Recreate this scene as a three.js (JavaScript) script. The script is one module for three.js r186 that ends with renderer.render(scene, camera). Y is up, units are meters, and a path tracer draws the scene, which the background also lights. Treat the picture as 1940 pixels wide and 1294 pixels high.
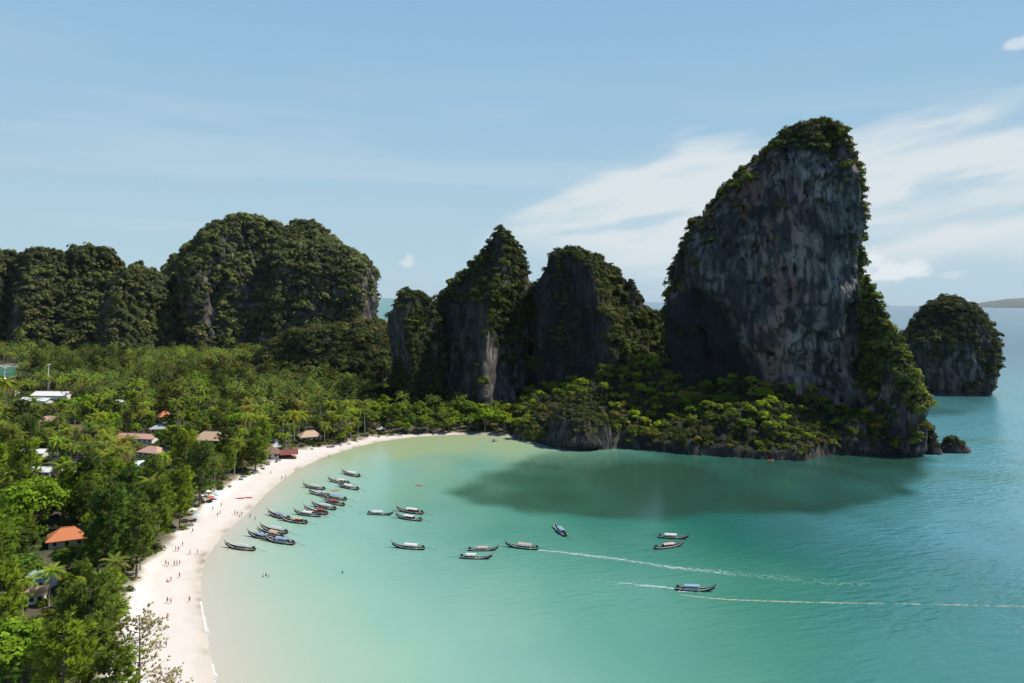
import * as THREE from 'three';
import { mergeGeometries } from 'three/addons/utils/BufferGeometryUtils.js';
import { MarchingCubes } from 'three/addons/objects/MarchingCubes.js';

// ------------------------------------------------------------------ camera, sky, sun, exposure
const EYE = 92, F = 1400, CX = 970, CY = 566, ROLL = 0.0146;
const scene = new THREE.Scene();
const camera = new THREE.PerspectiveCamera(2 * Math.atan(647 / F) * 180 / Math.PI, 1940 / 1294, 1, 90000);
camera.position.set(0, EYE, 0);
camera.rotation.z = ROLL;
camera.setViewOffset(1940, 1294, 0, 647 - CY, 1940, 1294);
const SUN_AZ = 74 * Math.PI / 180, SUN_EL = 57 * Math.PI / 180;
const sunDir = new THREE.Vector3(Math.sin(SUN_AZ) * Math.cos(SUN_EL), Math.sin(SUN_EL), -Math.cos(SUN_AZ) * Math.cos(SUN_EL));
const sun = new THREE.DirectionalLight(new THREE.Color(1, 0.94, 0.83), 5.0);
sun.position.copy(sunDir).multiplyScalar(1500).add(new THREE.Vector3(0, 0, -500));
sun.target.position.set(0, 0, -500);
sun.castShadow = true; sun.shadow.mapSize.set(4096, 4096);
Object.assign(sun.shadow.camera, { left: -900, right: 900, top: 900, bottom: -900, near: 10, far: 4000 });
scene.add(sun, sun.target);
const renderer = new THREE.WebGLRenderer({ antialias: true });
renderer.setSize(1024, 683);
renderer.toneMapping = THREE.LinearToneMapping;
renderer.toneMappingExposure = 1.2;
renderer.shadowMap.enabled = true;

// ------------------------------------------------------------------ numbers: random, noise, colour, pixel to place
function rng(seed) { let a = seed >>> 0; return () => { a = (a + 0x6d2b79f5) | 0; let t = Math.imul(a ^ (a >>> 15), 1 | a); t = (t + Math.imul(t ^ (t >>> 7), 61 | t)) ^ t; return ((t ^ (t >>> 14)) >>> 0) / 4294967296; }; }
const lerp = (a, b, t) => a + (b - a) * t, clamp = (x, a = 0, b = 1) => Math.min(b, Math.max(a, x));
const sstep = (a, b, x) => { const t = clamp((x - a) / (b - a)); return t * t * (3 - 2 * t); };
function h3(x, y, z) { let h = Math.imul(x, 374761393) ^ Math.imul(y, 668265263) ^ Math.imul(z, 2147483647 ^ 0x5bd1e995); h = Math.imul(h ^ (h >>> 13), 1274126177); h ^= h >>> 16; h = Math.imul(h, 0x85ebca6b); return ((h ^ (h >>> 15)) >>> 0) / 4294967296; }
function noise(x, y, z) {
  const i = Math.floor(x), j = Math.floor(y), k = Math.floor(z); let u = x - i, v = y - j, w = z - k;
  u = u * u * u * (u * (u * 6 - 15) + 10); v = v * v * v * (v * (v * 6 - 15) + 10); w = w * w * w * (w * (w * 6 - 15) + 10);
  const a = lerp(lerp(h3(i, j, k), h3(i + 1, j, k), u), lerp(h3(i, j + 1, k), h3(i + 1, j + 1, k), u), v);
  const b = lerp(lerp(h3(i, j, k + 1), h3(i + 1, j, k + 1), u), lerp(h3(i, j + 1, k + 1), h3(i + 1, j + 1, k + 1), u), v);
  return lerp(a, b, w) * 2 - 1;
}
function fbm(x, y, z, n = 4) { let s = 0, a = 0.5, f = 1; for (let i = 0; i < n; i++) { s += a * noise(x * f + i * 17.3, y * f - i * 9.1, z * f + i * 5.7); a *= 0.5; f *= 2.03; } return s; }
const ridge = (x, y, z, n = 3) => { let s = 0, a = 0.5, f = 1; for (let i = 0; i < n; i++) { s += a * (1 - 2 * Math.abs(noise(x * f + i * 7.7, y * f + i * 3.1, z * f - i * 11.9))); a *= 0.5; f *= 2.1; } return s; };
const lin = (r, g, b) => [r, g, b].map((c) => { c /= 255; return c <= 0.04045 ? c / 12.92 : ((c + 0.055) / 1.055) ** 2.4; });
const mix3 = (a, b, t) => [lerp(a[0], b[0], t), lerp(a[1], b[1], t), lerp(a[2], b[2], t)];
function ramp(stops, x) { if (x <= stops[0][0]) return stops[0][1]; for (let i = 1; i < stops.length; i++) if (x <= stops[i][0]) { const t = (x - stops[i - 1][0]) / (stops[i][0] - stops[i - 1][0]); return mix3(stops[i - 1][1], stops[i][1], t); } return stops[stops.length - 1][1]; }
const CA = Math.cos(ROLL), SA = Math.sin(ROLL);
const level = (px, py) => [(px - CX) * CA + (py - CY) * SA, -(px - CX) * SA + (py - CY) * CA];
const ground = (px, py, h = 0) => { const [u, v] = level(px, py), d = (EYE - h) * F / v; return [u * d / F, h, -d]; };
const at = (px, py, d) => { const [u, v] = level(px, py); return [u * d / F, EYE - v * d / F, -d]; };
const toPx = (x, y, z) => { const d = -z, u = x / d * F, v = (EYE - y) / d * F; return [CX + u * CA - v * SA, CY + u * SA + v * CA]; };

// ------------------------------------------------------------------ sky
{
  const W = 3072, H = 1536, data = new Float32Array(W * H * 4);
  const S = [[0, lin(186, 211, 223)], [3, lin(180, 209, 223)], [8, lin(172, 204, 223)], [14, lin(157, 195, 222)], [22, lin(142, 183, 219)], [45, lin(70, 118, 182)], [90, lin(32, 70, 140)]].map(([e, c]) => [e, c.map((v) => v / 1.2)]);
  const white = lin(222, 230, 234).map((v) => v / 1.2), puff = lin(232, 238, 242).map((v) => v / 1.2);
  for (let r = 0; r < H; r++) {
    const el = ((r + 0.5) / H - 0.5) * 180;
    const base = ramp(S, Math.max(0, el));
    for (let c = 0; c < W; c++) {
      const az = ((c + 0.5) / W - 0.5) * 360 + 90, a = ((az + 540) % 360) - 180;   // degrees to the right of straight ahead
      let col = base;
      if (el > 0 && el < 60) {
        // high thin cloud in long streaks that rise to the right, everywhere round the sky in drifts
        const drift = sstep(-0.12, 0.3, fbm(Math.cos(az * Math.PI / 180) * 1.7 + 3, Math.sin(az * Math.PI / 180) * 1.7, el * 0.02, 2));
        const away = clamp((Math.abs(a) - 50) / 40);
        const edge = fbm(a * 0.09 + 5, el * 0.5 - a * 0.11, 2.2, 5), fine = fbm(a * 0.3, (el - a * 0.16) * 1.3, 6.1, 5), hi = Math.min(12.9, 7.0 + 0.46 * a) + edge * 2.6;
        let k = a > -8 && a < 70 ? sstep(-2, 6, a + edge * 7) * sstep(hi + 0.7, hi - 1.8, el + fine * 0.8) * sstep(0.6, 4.2, el + edge * 2.2 - clamp(12 - a, 0, 12) * 0.16) * (1 - sstep(48, 68, a)) : 0;
        k *= clamp(1.02 + fine * 0.6 + fbm(a * 0.07, (el - a * 0.12) * 0.5, 7.7, 3) * 0.9);
        for (const [ga, ge, sx, sy, str] of [[10.6, 11.0, 4.6, 1.0, 1], [9.0, 5.8, 6, 0.55, 0.75], [31, 8.0, 6, 0.55, 0.5], [24, 4.6, 5, 0.8, 0.45]]) { const dx = (a - ga) / sx, dy = (el - ge - (a - ga) * 0.16) / sy; k *= 1 - 0.9 * str * sstep(1.1, 0.2, Math.hypot(dx, dy) + fine * 0.9); }
        if (away > 0) k = Math.max(k, away * drift * 0.55 * sstep(1.5, 6, el) * sstep(34, 18, el) * clamp(0.5 + fbm(Math.cos(az * Math.PI / 180) * 9, el * 0.5, Math.sin(az * Math.PI / 180) * 9, 4) * 1.4));
        k = Math.max(k, 0.16 * sstep(-0.05, 0.35, fbm(a * 0.045 + 31, el * 0.42, 1.1, 4)) * sstep(1, 4, el) * sstep(20, 9, el));
        col = mix3(col, white, clamp(k) * 0.92);
        for (const [pa, pe, sx, sy, str] of [[27.1, 2.0, 2.6, 1.0, 0.95], [25.9, 3.1, 1.0, 0.9, 0.85], [28.6, 2.2, 1.6, 0.9, 0.9], [30.6, 2.0, 1.1, 0.5, 0.35], [-8.1, 2.55, 0.8, 0.55, 0.6], [-8.0, 3.1, 0.4, 0.4, 0.4], [34.4, 16.3, 1.4, 0.6, 0.6], [-70, 3, 5, 1.6, 0.8], [95, 2.8, 6, 1.8, 0.8], [160, 3.2, 6, 1.7, 0.8], [-140, 2.6, 5, 1.5, 0.8]]) {
          const dx = (a - pa) / sx, dy = (el - pe) / (el < pe ? sy * 0.55 : sy);
          if (dx * dx + dy * dy < 3) { const q = 1 - Math.sqrt(dx * dx + dy * dy) + fbm(a * 1.3, el * 2.2, 4.4, 4) * 0.85; col = mix3(col, puff, str * sstep(0.05, 0.6, q)); }
        }
      }
      const o = (r * W + c) * 4; data[o] = col[0]; data[o + 1] = col[1]; data[o + 2] = col[2]; data[o + 3] = 1;
    }
  }
  const sky = new THREE.DataTexture(data, W, H, THREE.RGBAFormat, THREE.FloatType);
  sky.mapping = THREE.EquirectangularReflectionMapping; sky.magFilter = THREE.LinearFilter; sky.minFilter = THREE.LinearFilter; sky.needsUpdate = true;
  scene.background = sky; scene.environment = sky;
}

// ------------------------------------------------------------------ naming
const taken = new Map();
function numbered(n) { const k = taken.get(n) ?? 0; taken.set(n, k + 1); return k ? n + '_' + String(k).padStart(3, '0') : n; }
function tag(o, label, category, group, kind) { o.userData = { ...(label && { label }), ...(category && { category }), ...(group && { group }), ...(kind && { kind }) }; return o; }
function thing(name, label, category, [x, y, z] = [0, 0, 0], turn = 0, group) { const o = new THREE.Group(); o.name = numbered(name); scene.add(o); o.position.set(x, y, z); o.rotation.y = turn; return tag(o, label, category, group); }
function mesh(name, g, m, parent, data) { const o = new THREE.Mesh(g, m); o.name = parent ? name : numbered(name); o.castShadow = o.receiveShadow = true; if (data) o.userData = data; (parent ?? scene).add(o); return o; }
function copyOf(proto, name, [x, y, z], turn, s, label, category, group) { const o = proto.clone(); o.name = numbered(name); o.position.set(x, y, z); o.rotation.set(0, turn, 0); o.scale.set(...(s.length ? s : [s, s, s])); scene.add(o); return tag(o, label, category, group); }
function mat(r, g, b, rough = 0.85, extra = {}) { const m = new THREE.MeshStandardMaterial({ roughness: rough, side: THREE.DoubleSide, ...extra }); m.color.setRGB(r, g, b); return m; }

// triangles gathered into one geometry
class Tris {
  constructor() { this.p = []; this.n = []; this.c = []; }
  tri(a, b, c, col, nrm) {
    const ux = b[0] - a[0], uy = b[1] - a[1], uz = b[2] - a[2], vx = c[0] - a[0], vy = c[1] - a[1], vz = c[2] - a[2];
    let nx = uy * vz - uz * vy, ny = uz * vx - ux * vz, nz = ux * vy - uy * vx; const l = Math.hypot(nx, ny, nz) || 1; nx /= l; ny /= l; nz /= l;
    if (nrm) { if (nx * nrm[0] + ny * nrm[1] + nz * nrm[2] < 0) { nx = -nx; ny = -ny; nz = -nz; [b, c] = [c, b]; } nx = nx * 0.5 + nrm[0] * 0.5; ny = ny * 0.5 + nrm[1] * 0.5; nz = nz * 0.5 + nrm[2] * 0.5; const m = Math.hypot(nx, ny, nz) || 1; nx /= m; ny /= m; nz /= m; }
    this.p.push(...a, ...b, ...c); for (let i = 0; i < 3; i++) { this.n.push(nx, ny, nz); this.c.push(...col); }
  }
  quad(a, b, c, d, col, nrm) { this.tri(a, b, c, col, nrm); this.tri(a, c, d, col, nrm); }
  geo() { const g = new THREE.BufferGeometry(); g.setAttribute('position', new THREE.Float32BufferAttribute(this.p, 3)); g.setAttribute('normal', new THREE.Float32BufferAttribute(this.n, 3)); g.setAttribute('color', new THREE.Float32BufferAttribute(this.c, 3)); return g; }
}
// a tapered bent tube through points [x, y, z, r]
function tube(T, pts, sides, col, cap = false) {
  const rings = pts.map((p, i) => {
    const a = pts[Math.max(0, i - 1)], b = pts[Math.min(pts.length - 1, i + 1)], dir = new THREE.Vector3(b[0] - a[0], b[1] - a[1], b[2] - a[2]).normalize();
    const s = Math.abs(dir.y) > 0.9 ? new THREE.Vector3(1, 0, 0) : new THREE.Vector3(0, 1, 0), u = new THREE.Vector3().crossVectors(dir, s).normalize(), w = new THREE.Vector3().crossVectors(dir, u);
    return Array.from({ length: sides }, (_, k) => { const t = k / sides * Math.PI * 2, c = Math.cos(t) * p[3], q = Math.sin(t) * p[3]; return [p[0] + u.x * c + w.x * q, p[1] + u.y * c + w.y * q, p[2] + u.z * c + w.z * q]; });
  });
  for (let i = 0; i + 1 < rings.length; i++) for (let k = 0; k < sides; k++) { const j = (k + 1) % sides; T.quad(rings[i][k], rings[i + 1][k], rings[i + 1][j], rings[i][j], col); }
  if (cap) for (const r of [rings[0], rings[rings.length - 1]]) for (let k = 1; k + 1 < sides; k++) T.tri(r[0], r[k], r[k + 1], col);
}
function box(T, x0, y0, z0, x1, y1, z1, col) {
  const P = (i) => [i & 1 ? x1 : x0, i & 2 ? y1 : y0, i & 4 ? z1 : z0];
  for (const [a, b, c, d] of [[0, 2, 3, 1], [4, 5, 7, 6], [0, 4, 6, 2], [1, 3, 7, 5], [0, 1, 5, 4], [2, 6, 7, 3]]) T.quad(P(a), P(b), P(c), P(d), col);
}

// ------------------------------------------------------------------ outline of the land, at sea level
const shorePx = [[412, 1330], [400, 1250], [390, 1190], [381, 1140], [379, 1095], [390, 1058], [420, 1015], [462, 978], [492, 948], [522, 919], [560, 891], [610, 867], [670, 848], [720, 836], [790, 827], [870, 823], [930, 822], [985, 829]];
const coastPx = [[1012, 838], [1040, 846], [1090, 852], [1146, 853], [1175, 849], [1230, 853], [1300, 861], [1380, 866], [1450, 871], [1528, 874], [1552, 865], [1600, 861], [1650, 860], [1700, 858], [1744, 856]];
const shore = [[-60, 60], [-66, -20], [-70, -100], ...shorePx.map(([x, y]) => { const g = ground(x, y); return [g[0], g[2]]; })];
const coast = coastPx.map(([x, y]) => { const g = ground(x, y); return [g[0], g[2]]; });
const landPoly = [...shore, ...coast, [272, -480], [285, -540], [262, -610], [190, -680], [90, -720], [30, -790], [0, -900], [-90, -1050], [-110, -1400], [-2400, -1500], [-2400, -906], [-596, -906], [-560, -840], [-508, -752], [-560, -742], [-2400, -738], [-2400, 60]];
function polyDist(poly, x, z) {
  let d = 1e18, inside = false;
  for (let i = 0, j = poly.length - 1; i < poly.length; j = i++) {
    const [ax, az] = poly[j], [bx, bz] = poly[i], ex = bx - ax, ez = bz - az, t = clamp(((x - ax) * ex + (z - az) * ez) / (ex * ex + ez * ez));
    const qx = x - ax - ex * t, qz = z - az - ez * t; d = Math.min(d, qx * qx + qz * qz);
    if (az > z !== bz > z && x < (bx - ax) * (z - az) / (bz - az) + ax) inside = !inside;
  }
  return inside ? Math.sqrt(d) : -Math.sqrt(d);
}
function lineDist(line, x, z) { let d = 1e18; for (let i = 1; i < line.length; i++) { const [ax, az] = line[i - 1], [bx, bz] = line[i], ex = bx - ax, ez = bz - az, t = clamp(((x - ax) * ex + (z - az) * ez) / (ex * ex + ez * ez)), qx = x - ax - ex * t, qz = z - az - ez * t; d = Math.min(d, qx * qx + qz * qz); } return Math.sqrt(d); }
const sandEdgePx = [[196, 1330], [214, 1240], [232, 1150], [262, 1100], [290, 1052], [338, 1008], [380, 968], [396, 940], [436, 916], [482, 890], [524, 868], [562, 852], [604, 846], [652, 838], [700, 824], [760, 820], [870, 816], [960, 819], [1000, 830]];
const sandEdge = sandEdgePx.map(([x, y]) => { const g = ground(x, y, 2); return [g[0], g[2]]; });
const sandPoly = [...shore, ...sandEdge.slice().reverse(), [-118, -100], [-112, -20], [-108, 60]];
// height of the flat land behind the beach
function landH(x, z, sd = polyDist(landPoly, x, z)) {
  if (sd < 0) return Math.max(-6, sd * 0.06);
  if (x > 0 && z < -380) return -5 * sstep(0, 8, x) + Math.min(2.2, sd * 0.085) * sstep(8, 0, x);
  return Math.min(2.2, sd * 0.085) + sstep(30, 120, sd) * (0.8 + fbm(x * 0.01, 0, z * 0.01, 3) * 1.6);
}
// the wooded slope at the foot of the towers
const headPoly = [[coast[0][0] - 12, coast[0][1] - 6], ...coast, [266, -500], [270, -600], [120, -690], [20, -680], [-4, -610], [-6, -540]];
function headH(x, z) {
  const s = polyDist(headPoly, x, z); if (s < -3) return -4;
  const k = fbm(x * 0.03, 1.7, z * 0.03, 4), lump = fbm(x * 0.11, 4.7, z * 0.11, 3);
  const cliff = sstep(-1.5, 3.5 + k * 2.5, s + lump * 2) * (7 + k * 6 + lump * 3);
  return -2 + cliff + Math.pow(clamp(s / 95), 0.85) * (36 + k * 12) * sstep(-25, 40, x + 20) + lump * 2.2 * sstep(0, 12, s);
}

// ------------------------------------------------------------------ procedural relief textures
function reliefTexture(n, f) { const d = new Uint8Array(n * n * 4); for (let y = 0; y < n; y++) for (let x = 0; x < n; x++) { const v = clamp(f(x / n, y / n)) * 255, o = (y * n + x) * 4; d[o] = d[o + 1] = d[o + 2] = v; d[o + 3] = 255; } const t = new THREE.DataTexture(d, n, n); t.wrapS = t.wrapT = THREE.RepeatWrapping; t.magFilter = THREE.LinearFilter; t.minFilter = THREE.LinearMipmapLinearFilter; t.generateMipmaps = true; t.needsUpdate = true; return t; }
const TAU = Math.PI * 2;
// tileable noise by walking circles in higher dimensions is costly; blend four shifted copies instead
function tiled(f, period) { return (u, v) => { const x = u * period, y = v * period, a = f(x, y), b = f(x - period, y), c = f(x, y - period), d = f(x - period, y - period); const bu = sstep(0.6, 1, u), bv = sstep(0.6, 1, v); return lerp(lerp(a, b, bu), lerp(c, d, bu), bv); }; }
const rippleField = tiled((x, y) => 0.5 + fbm(x * 0.55, y * 1.15, 3.1, 4) * 0.62 + ridge(x * 0.16 + y * 0.05, y * 0.4 - x * 0.06, 9.2, 3) * 0.18, 48);
const ripple = reliefTexture(512, rippleField);
const grain = reliefTexture(512, tiled((x, y) => 0.5 + fbm(x, y, 1.3, 5) * 0.7, 24));
const bark = grain.clone(); bark.repeat.set(3, 1);

// ------------------------------------------------------------------ sea
const span = (a, b, step) => { const out = []; for (let x = a; x < b - 1e-6; x += step) out.push(x); return out; };
function gridSheet(xs, zs, height, color, uvScale) {
  const nx = xs.length, nz = zs.length, P = new Float32Array(nx * nz * 3), C = new Float32Array(nx * nz * 3), U = new Float32Array(nx * nz * 2), I = [];
  for (let j = 0; j < nz; j++) for (let i = 0; i < nx; i++) {
    const k = j * nx + i, x = xs[i], z = zs[j], h = height(x, z); P.set([x, h, z], k * 3); C.set(color(x, z, h), k * 3); U.set([x / uvScale, z / uvScale], k * 2);
    if (i && j) { const a = k - nx - 1, b = k - nx, c = k - 1; I.push(a, c, k, a, k, b); }
  }
  const g = new THREE.BufferGeometry(); g.setAttribute('position', new THREE.BufferAttribute(P, 3)); g.setAttribute('color', new THREE.BufferAttribute(C, 3)); g.setAttribute('uv', new THREE.BufferAttribute(U, 2)); g.setIndex(I); g.computeVertexNormals(); return g;
}
{
  // the colour that the water itself sends back: sand seen through little water near the beach, turquoise, then deep teal
  const S = [[0, [0.455, 0.415, 0.35]], [4, [0.40, 0.405, 0.32]], [13, [0.290, 0.395, 0.292]], [28, [0.205, 0.360, 0.280]], [52, [0.148, 0.308, 0.243]], [85, [0.080, 0.236, 0.176]], [125, [0.040, 0.172, 0.124]], [175, [0.017, 0.115, 0.090]], [250, [0.010, 0.075, 0.066]], [420, [0.010, 0.072, 0.092]], [900, [0.016, 0.080, 0.120]], [4000, [0.05, 0.125, 0.18]]];
  // sheltered water in the lee of the towers, with shade painted into its colour, lies flatter than the open bay
  const px2 = (l) => l.map(([x, y]) => { const g = ground(x, y); return [g[0], g[2]]; });
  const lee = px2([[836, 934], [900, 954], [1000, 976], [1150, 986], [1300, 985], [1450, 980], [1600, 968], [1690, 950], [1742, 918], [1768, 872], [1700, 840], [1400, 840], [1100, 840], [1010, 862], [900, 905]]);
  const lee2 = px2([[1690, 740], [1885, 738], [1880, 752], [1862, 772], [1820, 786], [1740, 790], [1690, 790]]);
  const shadePaint = (x, z) => Math.max(sstep(-4, 7, polyDist(lee, x, z) + fbm(x * 0.05, 1.1, z * 0.05, 3) * 9), 0.6 * sstep(-14, 14, polyDist(lee2, x, z)));
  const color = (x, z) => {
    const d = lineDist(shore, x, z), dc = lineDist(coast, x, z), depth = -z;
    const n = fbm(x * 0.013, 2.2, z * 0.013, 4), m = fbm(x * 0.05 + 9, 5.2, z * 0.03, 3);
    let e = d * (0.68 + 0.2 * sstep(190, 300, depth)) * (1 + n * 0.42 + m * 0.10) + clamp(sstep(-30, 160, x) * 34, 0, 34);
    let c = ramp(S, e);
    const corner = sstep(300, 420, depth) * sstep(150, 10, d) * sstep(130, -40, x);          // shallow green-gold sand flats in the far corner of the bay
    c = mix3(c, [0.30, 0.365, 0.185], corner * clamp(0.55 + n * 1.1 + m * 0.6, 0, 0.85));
    c = mix3(c, [0.085, 0.250, 0.290], (0.5 + 0.35 * sstep(190, 330, depth)) * sstep(35, 200, x - (depth - 190) * 0.33 + n * 40 + m * 25) * sstep(1600, 500, depth)); // sky reflection painted into the water as paler blue
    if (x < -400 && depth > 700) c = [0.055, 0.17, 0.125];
    const mottle = sstep(-0.02, 0.35, fbm(x * 0.022 + 4, 8.8, z * 0.03, 4)) * sstep(20, 60, d) * sstep(130, 60, dc) * sstep(-60, 10, x); // darker green mottling off the headland
    c = mix3(c, [0.045, 0.125, 0.080], 0.35 * mottle * (1 - shadePaint(x, z)));
    c = mix3(c, mix3([0.030, 0.080, 0.048], [0.017, 0.055, 0.041], sstep(-20, 130, x)), shadePaint(x, z) * clamp(0.92 + n * 0.5 + m * 0.3) * sstep(20, 90, d)); // tower and islet shade painted dark into the water colour
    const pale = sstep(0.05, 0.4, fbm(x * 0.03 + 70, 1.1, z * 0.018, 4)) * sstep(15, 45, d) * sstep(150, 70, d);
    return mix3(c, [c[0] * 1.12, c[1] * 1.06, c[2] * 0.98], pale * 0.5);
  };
  const far = [60000, 30000, 15000, 8000, 5000, 3200, 2200, 1600, 1200];
  const X0 = -180, X1 = 540, Z0 = -780, Z1 = -60;
  const calm = (x, z) => Math.max(sstep(-7, 7, polyDist(lee, x, z) + fbm(x * 0.05, 1.1, z * 0.05, 3) * 12), 0.8 * sstep(-14, 14, polyDist(lee2, x, z) + fbm(x * 0.04, 1.1, z * 0.04, 3) * 14), sstep(60, 10, lineDist(shore, x, z)) * 0.7);
  const calmGrid = Array.from({ length: 181 * 181 }, (_, i) => calm(X0 + (i % 181) * 4, Z0 + Math.floor(i / 181) * 4));
  const calmAt = (x, z) => { const u = clamp((x - X0) / 4, 0, 179.99), v = clamp((z - Z0) / 4, 0, 179.99), i = Math.floor(u), j = Math.floor(v), k = j * 181 + i; return lerp(lerp(calmGrid[k], calmGrid[k + 1], u - i), lerp(calmGrid[k + 181], calmGrid[k + 182], u - i), v - j); };
  const waves = reliefTexture(2048, (u, v) => { const x = X0 + u * (X1 - X0), z = Z0 + v * (Z1 - Z0), c = calmAt(x, z), q = x * 0.95 - z * 0.31, w = x * 0.31 + z * 0.95, g2 = fbm(x * 0.014 + 3, 0.7, z * 0.022, 3); const gust = (0.16 + 0.84 * sstep(10, 190, x + (z + 300) * 0.15)) * clamp(0.75 + 1.1 * g2, 0.25, 1.5); return 0.5 + ((noise(q * 0.13, 1.5, w * 0.62) * 0.26 + noise(q * 0.36 + 9, 4.5, w * 1.15) * 0.17 + noise(x * 1.1, 7.5, z * 1.5) * 0.07) * gust) * (1 - 0.72 * c); });
  const rough = reliefTexture(256, (u, v) => 0.25 - 0.07 * calmAt(X0 + u * (X1 - X0), Z0 + v * (Z1 - Z0)));
  for (const t of [waves, rough]) t.wrapS = t.wrapT = THREE.ClampToEdgeWrapping;
  const near = new THREE.MeshPhysicalMaterial({ vertexColors: true, roughness: 1, roughnessMap: rough, ior: 1.33, bumpMap: waves, bumpScale: 1.05 });
  const water = new THREE.MeshPhysicalMaterial({ vertexColors: true, roughness: 0.24, ior: 1.33, bumpMap: ripple, bumpScale: 0.3 });
  const sea = thing('sea', 'turquoise bay water turning deep teal offshore', 'sea'); sea.userData.kind = 'structure';
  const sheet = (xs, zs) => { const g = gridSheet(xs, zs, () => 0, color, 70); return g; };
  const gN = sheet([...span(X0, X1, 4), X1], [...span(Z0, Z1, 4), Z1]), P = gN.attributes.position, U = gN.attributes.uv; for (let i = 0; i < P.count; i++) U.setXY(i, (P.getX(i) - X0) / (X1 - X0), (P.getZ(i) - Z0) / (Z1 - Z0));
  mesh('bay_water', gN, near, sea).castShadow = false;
  const W = far.map((v) => -v), E = far.slice().reverse();
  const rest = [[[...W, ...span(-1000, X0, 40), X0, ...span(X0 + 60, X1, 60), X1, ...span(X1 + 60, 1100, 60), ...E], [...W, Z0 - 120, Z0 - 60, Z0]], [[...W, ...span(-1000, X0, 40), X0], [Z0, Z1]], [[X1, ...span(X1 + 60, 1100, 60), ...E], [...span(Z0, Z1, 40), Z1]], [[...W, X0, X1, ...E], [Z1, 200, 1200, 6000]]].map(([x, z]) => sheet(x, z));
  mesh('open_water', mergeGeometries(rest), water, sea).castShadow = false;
}

// ------------------------------------------------------------------ land
{
  const xs = [...span(-2400, -700, 100), ...span(-700, -420, 10), ...span(-420, 60, 2.5), ...span(60, 300, 12), 300];
  const zs = [...span(-1450, -900, 40), ...span(-900, -560, 8), ...span(-560, -90, 2.5), ...span(-90, 60, 10)];
  const white = [0.76, 0.73, 0.68], sand = [0.575, 0.515, 0.478], wet = [0.50, 0.445, 0.385], soil = [0.075, 0.06, 0.035], moss = [0.028, 0.040, 0.012];
  const color = (x, z) => {
    const sd = polyDist(landPoly, x, z); if (sd < 0) return wet;
    const sp = polyDist(sandPoly, x, z), n = fbm(x * 0.15, 0.4, z * 0.15, 3), e = sp + n * 5;
    let c = mix3(moss, soil, clamp(0.5 + fbm(x * 0.06, 9, z * 0.06, 3) * 1.6));
    c = mix3(c, [0.3, 0.25, 0.18], 0.7 * sstep(-9, -1, e));
    const dShore = lineDist(shore, x, z);
    let s = mix3(wet, sand, sstep(0.5, 6.5, dShore + n * 1.6)); s = mix3(s, white, sstep(12, 21, dShore + n * 3));
    s = s.map((v) => v * (1 + fbm(x * 0.5, 3, z * 0.5, 3) * 0.12));
    return mix3(c, s, sstep(-2, 1.5, e));
  };
  const m = new THREE.MeshStandardMaterial({ vertexColors: true, roughness: 0.9, bumpMap: grain, bumpScale: 0.05 });
  const land = mesh('ground', gridSheet(xs, zs, (x, z) => landH(x, z), color, 9), m); tag(land, 'white sand beach and shaded forest floor behind it', 'beach', null, 'structure');
}

// ------------------------------------------------------------------ leaves
const GREEN = { dark: [0.050, 0.070, 0.016], mid: [0.098, 0.132, 0.020], bright: [0.160, 0.210, 0.020], olive: [0.165, 0.155, 0.030], grey: [0.105, 0.118, 0.046] };
function leafMat(tint = [1, 1, 1]) { const m = new THREE.MeshPhysicalMaterial({ vertexColors: true, roughness: 1, side: THREE.DoubleSide, transmission: 0.34, thickness: 0, specularIntensity: 0.12 }); m.color.setRGB(...tint); return m; }
const onSphere = (R) => { const y = R() * 2 - 1, t = R() * TAU, r = Math.sqrt(1 - y * y); return [r * Math.cos(t), y, r * Math.sin(t)]; };
// a tuft of leaves over a small ball: clump of a crown
function leafClump(T, R, c, r, count, size, col, flat = 0.8) {
  for (let i = 0; i < count; i++) {
    const o = onSphere(R); if (o[1] < -0.35) o[1] = -o[1] * 0.7; const k = 0.7 + R() * 0.38;
    const p = [c[0] + o[0] * r * k, c[1] + o[1] * r * k * flat, c[2] + o[2] * r * k];
    const s = size * (0.65 + R() * 0.7), a = R() * TAU, tip = 0.5 + R() * 0.9;
    const n = new THREE.Vector3(o[0] + (R() - 0.5) * tip, o[1] + 0.35 + (R() - 0.5) * tip, o[2] + (R() - 0.5) * tip).normalize();
    const u = new THREE.Vector3(Math.cos(a), 0.1, Math.sin(a)).cross(n).normalize(), w = new THREE.Vector3().crossVectors(n, u);
    const b = 0.72 + R() * 0.56, cc = [col[0] * b * (0.9 + R() * 0.3), col[1] * b, col[2] * b];
    const q = (x, y) => [p[0] + u.x * x * s + w.x * y * s, p[1] + u.y * x * s + w.y * y * s, p[2] + u.z * x * s + w.z * y * s];
    T.quad(q(-0.5, 0), q(0.05, -0.42), q(0.6, 0.05), q(0, 0.45), cc, [o[0], o[1] * 0.8 + 0.3, o[2]]);
  }
}
function bushGeo(seed, clumps, perClump, leaf) {
  const R = rng(seed), T = new Tris();
  for (let i = 0; i < clumps; i++) { const o = onSphere(R), y = Math.abs(o[1]); leafClump(T, R, [o[0] * 0.55, 0.25 + y * 0.45, o[2] * 0.55], 0.42 + R() * 0.16, perClump, leaf, [1, 1, 1].map(() => 0.8 + R() * 0.0 + (i % 3) * 0.14), 0.85); }
  return T.geo();
}
const bushes = [bushGeo(11, 9, 15, 0.30), bushGeo(12, 11, 13, 0.27), bushGeo(13, 7, 17, 0.32)];
const bushFar = [bushGeo(21, 6, 11, 0.42), bushGeo(22, 7, 10, 0.40)];
const bushMat = leafMat();
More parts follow.
